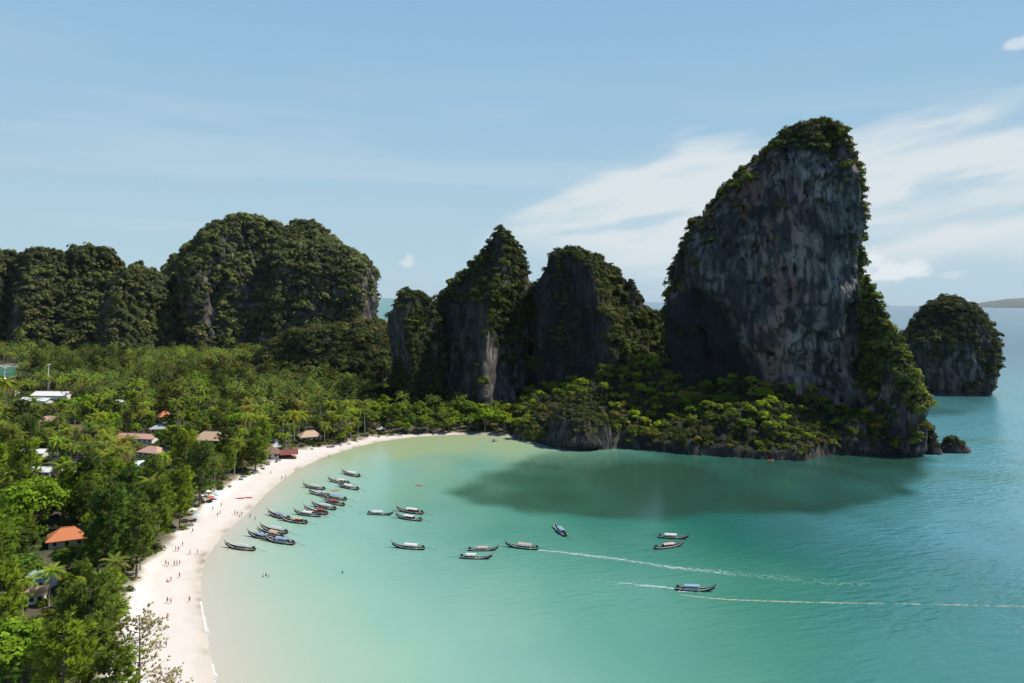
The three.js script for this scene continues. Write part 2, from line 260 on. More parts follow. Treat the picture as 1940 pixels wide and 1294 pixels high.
const palette = [GREEN.dark, GREEN.dark, GREEN.mid, GREEN.mid, GREEN.olive, GREEN.grey, GREEN.bright];
// scatter bushes over a mesh where keep(p, n) says so; one InstancedMesh
function vegetate(parent, geo, seed, perM2, size, keep, tint = 1, shapes = bushes, mute = 0.15, sink = 0.3) {
  const R = rng(seed), P = geo.attributes.position, I = geo.index.array, list = [];
  const a = new THREE.Vector3(), b = new THREE.Vector3(), c = new THREE.Vector3(), ab = new THREE.Vector3(), ac = new THREE.Vector3();
  for (let t = 0; t < I.length; t += 3) {
    a.fromBufferAttribute(P, I[t]); b.fromBufferAttribute(P, I[t + 1]); c.fromBufferAttribute(P, I[t + 2]); ab.subVectors(b, a); ac.subVectors(c, a);
    const n = ab.clone().cross(ac), area = n.length() / 2; if (area < 1e-9) continue; n.normalize();
    const want = area * perM2; let k = Math.floor(want) + (R() < want % 1 ? 1 : 0);
    while (k-- > 0) { let u = R(), v = R(); if (u + v > 1) { u = 1 - u; v = 1 - v; } const p = a.clone().addScaledVector(ab, u).addScaledVector(ac, v); const q = keep(p, n); if (q > 0 && R() < q) list.push([p, n.clone()]); }
  }
  const m4 = new THREE.Matrix4(), e = new THREE.Euler(), qn = new THREE.Quaternion(), s3 = new THREE.Vector3(), col = new THREE.Color();
  const parts = shapes.map(() => []); for (const it of list) parts[Math.floor(R() * shapes.length)].push(it);
  shapes.forEach((shape, v) => {
    if (!parts[v].length) return;
    const im = new THREE.InstancedMesh(shape, bushMat, parts[v].length); im.name = 'vegetation'; im.userData = { kind: 'stuff' }; im.castShadow = im.receiveShadow = true;
    parts[v].forEach(([p, n], i) => {
      const s = size * (0.45 + R() * R() * 1.25); e.set((R() - 0.5) * 0.5 + n.z * 0.35, R() * TAU, (R() - 0.5) * 0.5 - n.x * 0.35); qn.setFromEuler(e); s3.set(s * (0.85 + R() * 0.3), s * (0.8 + R() * 0.5), s * (0.85 + R() * 0.3));
      m4.compose(p.clone().addScaledVector(n, s * (0.15)).add(new THREE.Vector3(0, -s * sink, 0)), qn, s3); im.setMatrixAt(i, m4);
      const f = clamp(0.5 + fbm(p.x * 0.03, p.y * 0.03, p.z * 0.03, 2) + (R() - 0.5) * 0.7, 0, 0.999), g = mix3(palette[Math.floor(f * palette.length)], [0.082, 0.104, 0.054], mute), w = tint * (0.7 + R() * 0.6);
      im.setColorAt(i, col.setRGB(g[0] * w, g[1] * w, g[2] * w));
    });
    parent.add(im);
  });
  return list.length;
}

// ------------------------------------------------------------------ limestone
const rockMat = new THREE.MeshStandardMaterial({ vertexColors: true, roughness: 0.92, bumpMap: grain, bumpScale: 0.7, side: THREE.DoubleSide });
// a rock built ring on ring: its left and right edges at each height, a plan outline, and relief
function loft(o) {
  const { d, left, right, base = -3, plan, deep, nSeg = 160, nRing = 100, relief, color, lean = () => 0, narrow = 0.85 } = o;
  const L = left.map(([x, y]) => at(x, y, d)).sort((a, b) => a[1] - b[1]), Rr = right.map(([x, y]) => at(x, y, d)).sort((a, b) => a[1] - b[1]);
  const edge = (A, y) => { if (y <= A[0][1]) return A[0][0]; for (let i = 1; i < A.length; i++) if (y <= A[i][1]) return lerp(A[i - 1][0], A[i][0], (y - A[i - 1][1]) / (A[i][1] - A[i - 1][1] || 1)); return A[A.length - 1][0]; };
  const inset = o.inset ?? (o.bush ? o.bush * 0.7 : 0), midX = (L[0][0] + Rr[0][0]) / 2; for (const p of L) { p[0] += inset; p[1] -= inset * 0.7; } for (const p of Rr) { p[0] -= inset; p[1] -= inset * 0.7; }
  let top = Math.max(L[L.length - 1][1], Rr[Rr.length - 1][1]); while (edge(Rr, top) - edge(L, top) < 1 && top > base + 5) top -= 0.3;
  // the plan outline, resampled evenly and softened at its corners
  const acc = [0]; for (let i = 0; i < plan.length; i++) { const p = plan[i], q = plan[(i + 1) % plan.length]; acc.push(acc[i] + Math.hypot(q[0] - p[0], q[1] - p[1])); }
  let ring = Array.from({ length: nSeg }, (_, k) => { const s = k / nSeg * acc[plan.length]; let i = 0; while (acc[i + 1] < s) i++; const t = (s - acc[i]) / (acc[i + 1] - acc[i]), p = plan[i], q = plan[(i + 1) % plan.length]; return [lerp(p[0], q[0], t), lerp(p[1], q[1], t)]; });
  for (let pass = 0; pass < (o.soft ?? 3); pass++) ring = ring.map((p, i) => { const a = ring[(i + nSeg - 1) % nSeg], b = ring[(i + 1) % nSeg]; return [(a[0] + p[0] * 2 + b[0]) / 4, (a[1] + p[1] * 2 + b[1]) / 4]; });
  let lo = 1e9, hi = -1e9; for (const p of ring) { lo = Math.min(lo, p[0]); hi = Math.max(hi, p[0]); } ring = ring.map((p) => [(p[0] - lo) / (hi - lo) * 2 - 1, p[1]]);
  const hwBase = Math.max(...Array.from({ length: 20 }, (_, i) => { const y = lerp(base, top, i / 20); return (edge(Rr, y) - edge(L, y)) / 2; }));
  const P = [], U = [], I = [];
  for (let j = 0; j <= nRing; j++) {
    const t = j / nRing, y = lerp(base, top, 1 - (1 - t) ** 1.25), xl = edge(L, y), xr = edge(Rr, y), zc = -d + lean(y), hd = deep * Math.pow(Math.max(0.05, (xr - xl) / 2) / hwBase, narrow);
    let hw = Math.max(0.05, (xr - xl) / 2), cx = (xl + xr) / 2;
    for (let it = 0; it < 3; it++) { let a = 1e9, b = -1e9; for (const p of ring) { const u = (cx + p[0] * hw) / -(zc + p[1] * hd); a = Math.min(a, u); b = Math.max(b, u); } hw = Math.max(0.05, hw * ((xr - xl) / d) / Math.max(1e-6, b - a)); cx += ((xl + xr) / d - (a + b)) / 2 * d; }
    for (let k = 0; k < nSeg; k++) {
      const p = ring[k], a = ring[(k + nSeg - 1) % nSeg], b = ring[(k + 1) % nSeg];
      let nx = -(b[1] - a[1]) * hd, nz = (b[0] - a[0]) * hw; const l = Math.hypot(nx, nz) || 1; nx /= l; nz /= l; if (nx * p[0] + nz * p[1] < 0) { nx = -nx; nz = -nz; }
      const x = cx + p[0] * hw, z = zc + p[1] * hd, e = relief(x, y, z, nx, nz) * Math.min(1, hw / 9);
      const dy = (o.crest ?? 2) * fbm(x * 0.07, 3.3, z * 0.07, 3) * sstep(0.75, 1, t) * 2;
      P.push(x + nx * e, y + dy, z + nz * e); U.push(k / nSeg * acc[plan.length] * hwBase / 14, y / 14);
    }
  }
  for (let j = 0; j < nRing; j++) for (let k = 0; k < nSeg; k++) { const a = j * nSeg + k, b = j * nSeg + (k + 1) % nSeg, c = a + nSeg, e = b + nSeg; I.push(a, b, e, a, e, c); }
  const g = new THREE.BufferGeometry(); g.setAttribute('position', new THREE.Float32BufferAttribute(P, 3)); g.setAttribute('uv', new THREE.Float32BufferAttribute(U, 2)); g.setIndex(I); g.computeVertexNormals();
  // make the faces look outward
  { const N = g.attributes.normal; let s = 0; for (let k = 0; k < nSeg; k++) { const i = Math.floor(nRing / 2) * nSeg + k; s += N.getX(i) * ring[k][0] * 1 + N.getZ(i) * ring[k][1]; } if (s < 0) { for (let t = 0; t < I.length; t += 3) { const q = I[t]; I[t] = I[t + 1]; I[t + 1] = q; } g.setIndex(I); g.computeVertexNormals(); } }
  const N = g.attributes.normal, C = new Float32Array(P.length);
  for (let i = 0; i < P.length / 3; i++) C.set(color(P[i * 3], P[i * 3 + 1], P[i * 3 + 2], N.getX(i), N.getY(i), N.getZ(i)), i * 3);
  g.setAttribute('color', new THREE.BufferAttribute(C, 3));
  return g;
}
// fluted, pitted karst
const karst = (big, mid, fine, seed) => (x, y, z) => big * fbm(x * 0.022 + seed, y * 0.012, z * 0.022, 3) * 2 + mid * ridge(x * 0.075 + seed, y * 0.018, z * 0.075, 3) + mid * 0.8 * fbm(x * 0.05, y * 0.06 + seed, z * 0.05, 3) * 2 + fine * ridge(x * 0.3, y * 0.09, z * 0.3 + seed, 3);
const forestFloor = [0.011, 0.015, 0.007];
// own colour of the stone: grey limestone with black algae streaks, rust stains and pale fresh scars
function stone(x, y, z, k = 1, rust = 0.4) {
  const s = fbm(x * 0.10, y * 0.03, z * 0.10, 4), g = fbm(x * 0.75, y * 0.22, z * 0.75, 3), f = fbm(x * 0.36, y * 0.085, z * 0.36, 3), t = fbm(x * 0.06 + 40, y * 0.03, z * 0.06, 4), w = fbm(x * 0.07, y * 0.06 + 9, z * 0.07, 4), cr = ridge(x * 0.22 + 5, y * 0.06, z * 0.22, 2), hole = fbm(x * 0.16 + 2, y * 0.14, z * 0.16, 3);
  let c = mix3([0.056, 0.052, 0.050], [0.27, 0.24, 0.21], clamp(0.40 + s * 1.25 + f * 0.75 + g * 0.55) ** 1.2);
  c = mix3(c, [0.27, 0.135, 0.092], rust * 0.9 * sstep(0.02, 0.42, t + f * 0.55 + g * 0.45));
  c = mix3(c, [0.014, 0.014, 0.016], 0.8 * sstep(0.02, 0.42, w + s * 0.45 - f * 0.4 - g * 0.2));
  c = mix3(c, [0.016, 0.015, 0.016], 0.8 * sstep(0.42, 0.52, cr + g * 0.12) + 0.8 * sstep(0.36, 0.44, hole));
  return c.map((v) => v * k);
}
const vegMask = (thr, seed, amp = 0.5) => (x, y, z, ny) => sstep(thr - 0.12, thr + 0.16, ny + amp * fbm(x * 0.045 + seed, y * 0.03, z * 0.045, 4) + 0.25 * fbm(x * 0.16, y * 0.1, z * 0.16 + seed, 3));
const rockColor = (mask, k, rust) => (x, y, z, nx, ny, nz) => mix3(stone(x, y, z, k, rust), forestFloor, mask(x, y, z, ny, nx, nz) * 0.92);
const keepBy = (mask) => (p, n) => (p.y < 1 ? 0 : mask(p.x, p.y, p.z, n.y, n.x, n.z));
const ROUND = [[1, 0], [0.86, 0.55], [0.5, 0.9], [0, 1], [-0.5, 0.9], [-0.86, 0.55], [-1, 0], [-0.86, -0.55], [-0.5, -0.9], [0, -1], [0.5, -0.9], [0.86, -0.55]];
const prism = (s, q = 1) => [[1, -0.15], [lerp(1, s, 0.55), 0.38 * q], [s, q], [lerp(-1, s, 0.55), 0.42 * q], [-1, -0.15], [-0.6, -0.85], [0.1, -1], [0.7, -0.8]];
function rock(name, label, category, kind, specs, veg) {
  const g0 = thing(name, label, category); if (kind) g0.userData.kind = kind;
  specs.forEach((s, i) => { const g = loft(s); mesh(s.part ?? 'rock_face', g, rockMat, g0); if (s.perM2) vegetate(g0, g, 500 + i + label.length * 7, s.perM2, s.bush, keepBy(s.mask), s.tint ?? 1, s.shapes ?? bushes, s.mute ?? 0.3); });
  return g0;
}
// --- the great leaning tower: bare wall towards the bay, woods on its crown and flanks
{
  const yw = (y) => at(1450, y, 525)[1];
  const side = (pts) => { const A = pts.map(([x, y]) => at(x, y, 515)).sort((a, b) => a[1] - b[1]); return (y) => { if (y <= A[0][1]) return A[0][0]; for (let i = 1; i < A.length; i++) if (y <= A[i][1]) return lerp(A[i - 1][0], A[i][0], (y - A[i - 1][1]) / (A[i][1] - A[i - 1][1])); return A[A.length - 1][0]; }; };
  const edgeL = side([[1238, 760], [1268, 545], [1285, 490], [1322, 425], [1362, 372], [1408, 322], [1452, 278], [1548, 231]]), edgeR = side([[1690, 760], [1652, 610], [1636, 520], [1626, 430], [1612, 350], [1596, 285], [1552, 231]]);
  const mask = (x, y, z, ny, nx, nz) => {
    const n = fbm(x * 0.06, y * 0.05, z * 0.06, 4), f = fbm(x * 0.2, y * 0.15, z * 0.2, 3);
    const [px] = toPx(x, y, z);
    const crown = sstep(yw(296), yw(276), y + n * 15);
    const flankR = sstep(0.35, 0.75, nx + n * 0.7), flankL = sstep(0.93, 1.06, -nx * 0.85 + ny * 0.55 + n * 0.35);
    const ledge = sstep(0.62, 0.8, ny + f * 0.3);
    const back = nz < -0.1 ? 0.9 : 0;
    const wall = sstep(edgeL(y) + 9, edgeL(y) + 20, x + n * 8) * sstep(edgeR(y) - 5, edgeR(y) - 16, x + n * 7) * sstep(-548, -534, z);  // the bare face: hardly anything holds on to it
    return clamp(Math.max(crown, Math.max(flankR * 0.9, flankL * 0.9, ledge * 0.4, back) * (1 - 0.95 * wall)));
  };
  const wet = (x, y, z) => { const s = sstep(136, 152, x + fbm(x * 0.05, y * 0.03, z * 0.05, 3) * 22 - (yw(560) - y) * 0.5), b = sstep(yw(538), yw(560), y + fbm(x * 0.06, 2, z * 0.06, 3) * 14); return (1 - s) * b; };  // shade painted black into the lower left wall and carved in, no dampness
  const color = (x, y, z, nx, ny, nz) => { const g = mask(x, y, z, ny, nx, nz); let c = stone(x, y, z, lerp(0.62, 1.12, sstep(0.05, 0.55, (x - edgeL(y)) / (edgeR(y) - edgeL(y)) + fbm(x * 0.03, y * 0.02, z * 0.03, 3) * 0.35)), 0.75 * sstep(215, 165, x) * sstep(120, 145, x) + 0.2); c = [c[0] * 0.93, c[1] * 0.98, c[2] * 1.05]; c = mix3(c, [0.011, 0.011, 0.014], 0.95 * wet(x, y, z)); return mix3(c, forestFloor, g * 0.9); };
  const k = karst(3.0, 2.4, 1.2, 3);
  const relief = (x, y, z, nx, nz) => k(x, y, z) - (nz > 0.5 ? 13 * wet(x, y, z) : 0) - 5 * sstep(62, 44, y) * (nz > 0.4 ? 1 : 0) + (nz > 0.4 ? -5 * sstep(0.16, 0.27, fbm(x * 0.055 + 5, y * 0.035, z * 0.06, 4)) : 0);
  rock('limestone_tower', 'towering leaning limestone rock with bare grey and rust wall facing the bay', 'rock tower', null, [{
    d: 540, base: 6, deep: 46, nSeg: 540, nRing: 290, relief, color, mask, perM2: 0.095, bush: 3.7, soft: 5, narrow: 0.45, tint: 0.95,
    left: [[1238, 760], [1250, 690], [1258, 590], [1268, 545], [1282, 490], [1316, 425], [1352, 372], [1395, 322], [1438, 278], [1486, 244], [1522, 231], [1548, 229]],
    right: [[1690, 760], [1668, 690], [1652, 610], [1640, 540], [1633, 470], [1636, 410], [1630, 350], [1612, 285], [1590, 252], [1565, 235], [1550, 231]],
    plan: [[1, -0.1], [0.97, 0.45], [0.86, 0.92], [0.5, 1.0], [0, 0.9], [-0.5, 0.78], [-0.85, 0.52], [-1, 0.05], [-0.85, -0.6], [-0.3, -1], [0.4, -1], [0.9, -0.7]],
  }]);
}
// --- twin-faced pinnacle and its small neighbour
{
  const face = vegMask(0.46, 7, 0.55);
  const mask = (x, y, z, ny, nx) => clamp(Math.max(face(x, y, z, ny), sstep(0.1, 0.5, nx + fbm(x * 0.05, y * 0.045, z * 0.05, 4) * 1.1) * sstep(38, 72, y + fbm(x * .08, 1, z * .08, 3) * 40) * (nx > 0.05 ? 1 : 0)));
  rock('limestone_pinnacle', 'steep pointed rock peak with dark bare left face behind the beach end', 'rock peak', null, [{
    d: 612, base: -1, deep: 58, nSeg: 260, nRing: 150, relief: karst(4, 2.2, 0.6, 21), color: (x, y, z, nx, ny, nz) => mix3(stone(x, y, z, lerp(0.3, 1.15, sstep(-0.1, 0.25, nx)), 0.25), forestFloor, mask(x, y, z, ny, nx, nz) * 0.92), mask, perM2: 0.095, bush: 3.7, soft: 2, tint: 0.9,  // stone darkened on left faces, lightened on right: sun and shade painted in
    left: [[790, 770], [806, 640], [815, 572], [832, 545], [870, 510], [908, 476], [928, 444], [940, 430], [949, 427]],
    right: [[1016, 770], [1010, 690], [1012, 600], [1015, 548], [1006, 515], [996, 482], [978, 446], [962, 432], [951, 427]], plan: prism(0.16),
  }]);
  const m2 = (x, y, z, ny, nx) => clamp(Math.max(sstep(48, 30, y + fbm(x * 0.08, 2, z * 0.08, 3) * 30), vegMask(0.34, 3, 0.6)(x, y, z, ny), sstep(0.15, 0.5, nx + fbm(x * 0.06, y * 0.05, z * 0.06, 3)) * 0.95));
  rock('limestone_stack', 'small grey rock knob against the pointed peak, beside a wooded ridge', 'rock knob', null, [{
    d: 590, base: -1, deep: 26, nSeg: 160, nRing: 100, relief: karst(3, 1.6, 0.5, 45), color: rockColor(m2, 0.7, 0.15), mask: m2, perM2: 0.10, bush: 3.2, tint: 0.9,
    left: [[732, 760], [738, 690], [729, 606], [735, 582], [747, 562], [760, 549], [770, 544]], right: [[850, 760], [840, 640], [826, 590], [814, 562], [800, 556], [785, 549], [774, 544]], plan: prism(-0.1),
  }]);
}
// --- broken peak left of the tower
{
  const face = vegMask(0.36, 17, 0.6);
  const mask = (x, y, z, ny, nx) => clamp(Math.max(face(x, y, z, ny), sstep(-0.05, 0.4, nx + fbm(x * 0.05 + 3, y * 0.05, z * 0.05, 4) * 1.2) * (nx > 0 ? 1 : 0.6) * sstep(30, 60, y + fbm(x * .06, 4, z * .06, 3) * 36)));
  const color = rockColor(mask, 0.26, 0.15);
  rock('limestone_peak', 'jagged bushy rock peak between the pointed peak and the tallest tower', 'rock peak', null, [
    { d: 602, base: 0, deep: 56, nSeg: 240, nRing: 140, relief: karst(5, 2.4, 0.7, 33), color, mask, perM2: 0.10, bush: 3.8, tint: 1.0, crest: 3, left: [[1008, 770], [1006, 640], [1012, 570], [1034, 520], [1050, 487], [1068, 473], [1084, 469]], right: [[1268, 770], [1256, 640], [1240, 590], [1222, 582], [1208, 552], [1184, 524], [1154, 495], [1126, 480], [1104, 470], [1088, 469]], plan: prism(0.05) },
    { d: 600, base: 20, deep: 17, nSeg: 120, nRing: 100, relief: karst(2.4, 1.8, 0.6, 53), color, mask, perM2: 0.16, bush: 2.4, left: [[1006, 640], [1012, 560], [1021, 528], [1032, 500], [1036, 480], [1044, 472], [1050, 470]], right: [[1120, 640], [1098, 560], [1080, 520], [1069, 494], [1064, 478], [1058, 471], [1052, 470]], plan: ROUND },
    { d: 606, base: 20, deep: 12, nSeg: 90, nRing: 70, relief: karst(2, 1.4, 0.5, 63), color, mask, perM2: 0.16, bush: 2.2, left: [[1170, 640], [1180, 560], [1187, 530], [1193, 519]], right: [[1232, 640], [1216, 570], [1206, 536], [1195, 519]], plan: ROUND },
  ]);
}
// --- wooded hills at the left
{
  const big = vegMask(-0.06, 71, 0.34);
  const cliffR = (x, y, z, ny, nx) => clamp(big(x, y, z, ny) * (1 - 0.9 * sstep(0.62, 0.85, nx + fbm(x * 0.03, y * 0.02, z * 0.03, 3) * 0.5)));
  rock('wooded_hill', 'broad domed hill wholly wooded, rising behind the palm grove', 'hill', 'structure', [
    { d: 1150, base: -2, deep: 150, nSeg: 220, nRing: 120, relief: karst(15, 5, 1.2, 81), color: rockColor(cliffR, 1.0, 0.3), mask: cliffR, perM2: 0.036, bush: 7.6, mute: 0.55, shapes: bushFar, crest: 5, tint: 1.22, left: [[280, 760], [300, 640], [306, 560], [313, 515], [340, 480], [380, 446], [420, 420], [446, 412], [464, 409]], right: [[650, 760], [640, 640], [622, 560], [600, 500], [572, 452], [530, 428], [496, 416], [468, 409]], plan: prism(-0.15, 0.85) },
    { d: 1210, base: -2, deep: 150, nSeg: 200, nRing: 110, relief: karst(11, 5, 1.2, 91), color: rockColor(cliffR, 1.1, 0.35), mask: cliffR, perM2: 0.036, bush: 7.6, mute: 0.55, shapes: bushFar, crest: 5, tint: 1.15, left: [[440, 760], [470, 560], [500, 470], [530, 432], [556, 423], [578, 419]], right: [[716, 760], [714, 600], [713, 552], [712, 522], [694, 492], [656, 468], [622, 440], [604, 424], [582, 419]], plan: [[1, 0.2], [0.86, 0.75], [0.3, 0.95], [-0.4, 0.95], [-1, 0.3], [-0.8, -0.6], [0, -1], [0.8, -0.6]] },
  ]);
  const m2 = (x, y, z, ny, nx) => clamp(Math.max(big(x, y, z, ny), sstep(0.05, 0.35, nx)) * (1 - 0.96 * sstep(0.02, 0.34, -nx + fbm(x * 0.02, y * 0.02, z * 0.02, 3) * 0.5) * sstep(120, 85, y + fbm(x * 0.03, 7, z * 0.03, 3) * 30)));
  const far = { base: -2, shapes: bushFar, perM2: 0.036, bush: 7.0, mute: 0.55, crest: 5, tint: 1.1 };
  rock('rocky_hill', 'rugged wooded hill with dark bare cliffs at the left edge', 'hill', 'structure', [
    { ...far, d: 1080, deep: 80, nSeg: 200, nRing: 110, relief: karst(9, 5, 1.6, 101), color: rockColor(m2, 0.55, 0.2), mask: m2, left: [[-170, 760], [-150, 600], [-110, 520], [-50, 482], [-20, 474]], right: [[120, 760], [104, 640], [84, 560], [62, 510], [48, 488], [34, 478], [14, 473], [-16, 473]], plan: prism(0.3) },
    { ...far, d: 1090, deep: 75, nSeg: 180, nRing: 110, relief: karst(8, 5, 1.6, 105), color: rockColor(m2, 0.55, 0.2), mask: m2, left: [[-40, 760], [0, 600], [24, 520], [44, 484], [62, 470], [80, 466]], right: [[200, 760], [186, 640], [164, 560], [140, 512], [122, 488], [110, 472], [98, 467], [84, 466]], plan: prism(0.2) },
    { ...far, d: 1140, deep: 80, nSeg: 180, nRing: 100, relief: karst(9, 5, 1.6, 111), color: rockColor(m2, 0.55, 0.2), mask: m2, left: [[60, 760], [90, 600], [112, 520], [128, 490], [140, 474], [160, 469], [188, 467]], right: [[300, 760], [286, 640], [262, 560], [244, 520], [228, 490], [216, 471], [206, 466], [192, 466]], plan: prism(0.1) },
    { ...far, d: 1040, deep: 85, nSeg: 220, nRing: 120, relief: karst(7, 4.5, 1.6, 121), color: rockColor(m2, 0.5, 0.2), mask: m2, left: [[150, 760], [168, 660], [178, 590], [196, 545], [222, 518], [240, 502], [258, 498]], right: [[372, 760], [356, 670], [346, 612], [332, 560], [316, 526], [296, 510], [270, 498]], plan: prism(0.32, 1.1) },
  ]);
  rock('wooded_ridge', 'low dark wooded ridge joining the domed hill to the rock knob', 'hill', 'structure', [
    { d: 780, base: -2, deep: 85, nSeg: 200, nRing: 70, relief: karst(17, 7, 1.5, 131), color: rockColor(big, 0.7, 0.2), mask: big, perM2: 0.06, bush: 5.6, mute: 0.3, crest: 9, tint: 0.85, left: [[400, 740], [460, 700], [510, 668], [552, 640], [584, 624], [640, 618]], right: [[850, 740], [812, 690], [780, 646], [748, 622], [700, 616], [650, 615]], plan: ROUND },
    { d: 655, base: 0, deep: 22, nSeg: 110, nRing: 60, relief: karst(3, 2, 1, 145), color: rockColor(big, 0.5, 0.2), mask: big, perM2: 0.1, bush: 3.6, crest: 1, tint: 0.85, left: [[930, 760], [965, 690], [986, 620], [1004, 576], [1016, 553]], right: [[1120, 760], [1090, 690], [1062, 620], [1040, 572], [1024, 553]], plan: ROUND },
    { d: 690, base: 0, deep: 40, nSeg: 140, nRing: 60, relief: karst(6, 3, 1, 141), color: rockColor(big, 0.7, 0.2), mask: big, perM2: 0.07, bush: 4.8, crest: 3, tint: 0.85, left: [[1010, 760], [1150, 690], [1180, 640], [1205, 605], [1225, 590]], right: [[1420, 760], [1330, 690], [1290, 630], [1262, 600], [1240, 588]], plan: ROUND },
  ]);
}
rock('distant_island', 'low pale land on the horizon at the far right', 'island', 'structure', [{ d: 40000, base: -20, inset: 0, deep: 2500, nSeg: 120, nRing: 30, relief: (x, y, z) => 300 * fbm(x * 0.0006, y * 0.002, z * 0.0006, 4), crest: 60, color: () => [0.05, 0.07, 0.04], left: [[1826, 581], [1846, 575], [1876, 570], [1900, 567.5], [1930, 566.5]], right: [[2260, 583], [2180, 575], [2080, 571], [2000, 568], [1940, 566.5]], plan: ROUND }]);
// --- islet out at sea
{
  const mask = (x, y, z, ny) => clamp(vegMask(0.10, 151, 0.5)(x, y, z, ny) * sstep(4, 12, y + fbm(x * 0.08, 0, z * 0.08, 3) * 14));
  rock('rock_islet', 'round wooded rock islet standing alone in the sea beyond the tower', 'islet', null, [{ d: 800, base: -3, deep: 48, nSeg: 220, nRing: 120, relief: (x, y, z) => karst(4.5, 2.4, 0.7, 161)(x, y, z) - 2.5 * sstep(5, 1, y), color: rockColor(mask, 0.7, 0.3), mask, perM2: 0.085, bush: 4.0, mute: 0.6, tint: 0.9, crest: 3,
    left: [[1694, 745], [1696, 690], [1702, 640], [1722, 624], [1738, 606], [1752, 585], [1768, 570], [1790, 564]], right: [[1888, 745], [1897, 722], [1899, 680], [1895, 655], [1884, 625], [1868, 592], [1846, 571], [1820, 564], [1796, 563]], plan: ROUND }]);
}
// --- shoulder of the tower: wooded slope and the sea cliff under it
{
  const mask = (x, y, z, ny, nx) => clamp(Math.max(vegMask(0.3, 171, 0.6)(x, y, z, ny), sstep(33, 50, y + fbm(x * 0.07, 2, z * 0.07, 3) * 26)));
  rock('wooded_shoulder', 'steep bushy shoulder under the right edge of the tallest tower, bare at its foot', 'cliff', 'structure', [
    { d: 490, base: -3, deep: 46, nSeg: 240, nRing: 130, relief: (x, y, z) => karst(4, 2.4, 0.8, 181)(x, y, z) - 3 * sstep(4, 0, y), color: rockColor(mask, 0.85, 0.25), mask, perM2: 0.11, bush: 3.4, tint: 1.4, mute: 0.1, left: [[1585, 868], [1604, 790], [1620, 720], [1628, 640], [1631, 580], [1632, 530], [1634, 500]], right: [[1748, 868], [1746, 800], [1750, 745], [1738, 700], [1708, 655], [1682, 605], [1664, 562], [1652, 530], [1646, 500]], plan: ROUND },
    { d: 462, base: -3, deep: 12, nSeg: 120, nRing: 60, relief: (x, y, z) => karst(2.6, 1.8, 0.7, 191)(x, y, z) - 2 * sstep(3, 0, y), color: rockColor(mask, 1.0, 0.35), mask, perM2: 0.2, bush: 2, left: [[1568, 866], [1572, 820], [1590, 796], [1612, 786]], right: [[1664, 866], [1658, 830], [1650, 800], [1640, 788]], plan: ROUND },
  ]);
  const low = (x, y, z, ny) => clamp(vegMask(0.25, 201, 0.5)(x, y, z, ny) * sstep(3.5, 6.5, y));
  const small = { base: -2, nSeg: 100, nRing: 46, mask: low, color: rockColor(low, 0.6, 0.3), perM2: 0.35, bush: 1.5, crest: 0.6 };
  rock('coastal_rock', 'shrubby sea rock against the foot of the shoulder cliff', 'sea rock', null, [{ ...small, d: 462, deep: 9, relief: karst(1.6, 1.2, 0.5, 211), left: [[1738, 854], [1744, 820], [1752, 800], [1762, 795]], right: [[1790, 856], [1778, 828], [1772, 806], [1764, 795]], plan: ROUND }]);
  rock('coastal_rock', 'low dark sea rock with one shrub, farthest out from the cliff', 'sea rock', null, [{ ...small, d: 464, deep: 6, relief: karst(1.0, 0.8, 0.4, 221), left: [[1764, 854], [1776, 842], [1790, 828], [1802, 819]], right: [[1842, 850], [1836, 843], [1826, 836], [1815, 826], [1806, 819]], plan: ROUND }]);
  const knob = (x, y, z, ny) => clamp(vegMask(0.42, 231, 0.7)(x, y, z, ny) * sstep(6, 10, y));
  rock('coastal_rock', 'dark craggy rock knob at the water where the beach ends', 'sea rock', null, [
    { base: -2, nSeg: 220, nRing: 100, d: 472, deep: 17, mask: knob, color: rockColor(knob, 0.36, 0.1), perM2: 0.2, bush: 2.0, crest: 1, relief: karst(2.4, 2.0, 0.9, 241), left: [[1030, 850], [1034, 815], [1044, 788], [1060, 772], [1080, 766]], right: [[1142, 850], [1138, 815], [1128, 790], [1112, 774], [1090, 766]], plan: ROUND },
    { base: -2, nSeg: 160, nRing: 70, d: 457, deep: 10, mask: knob, color: rockColor(knob, 0.35, 0.1), perM2: 0.25, bush: 1.6, crest: 1, relief: (x, y, z) => karst(1.6, 1.4, 0.7, 251)(x, y, z) - 2.4 * sstep(3, 0.3, y), left: [[1060, 856], [1064, 830], [1078, 812], [1096, 804]], right: [[1147, 856], [1144, 834], [1132, 816], [1112, 805], [1102, 804]], plan: ROUND },
  ]);
}
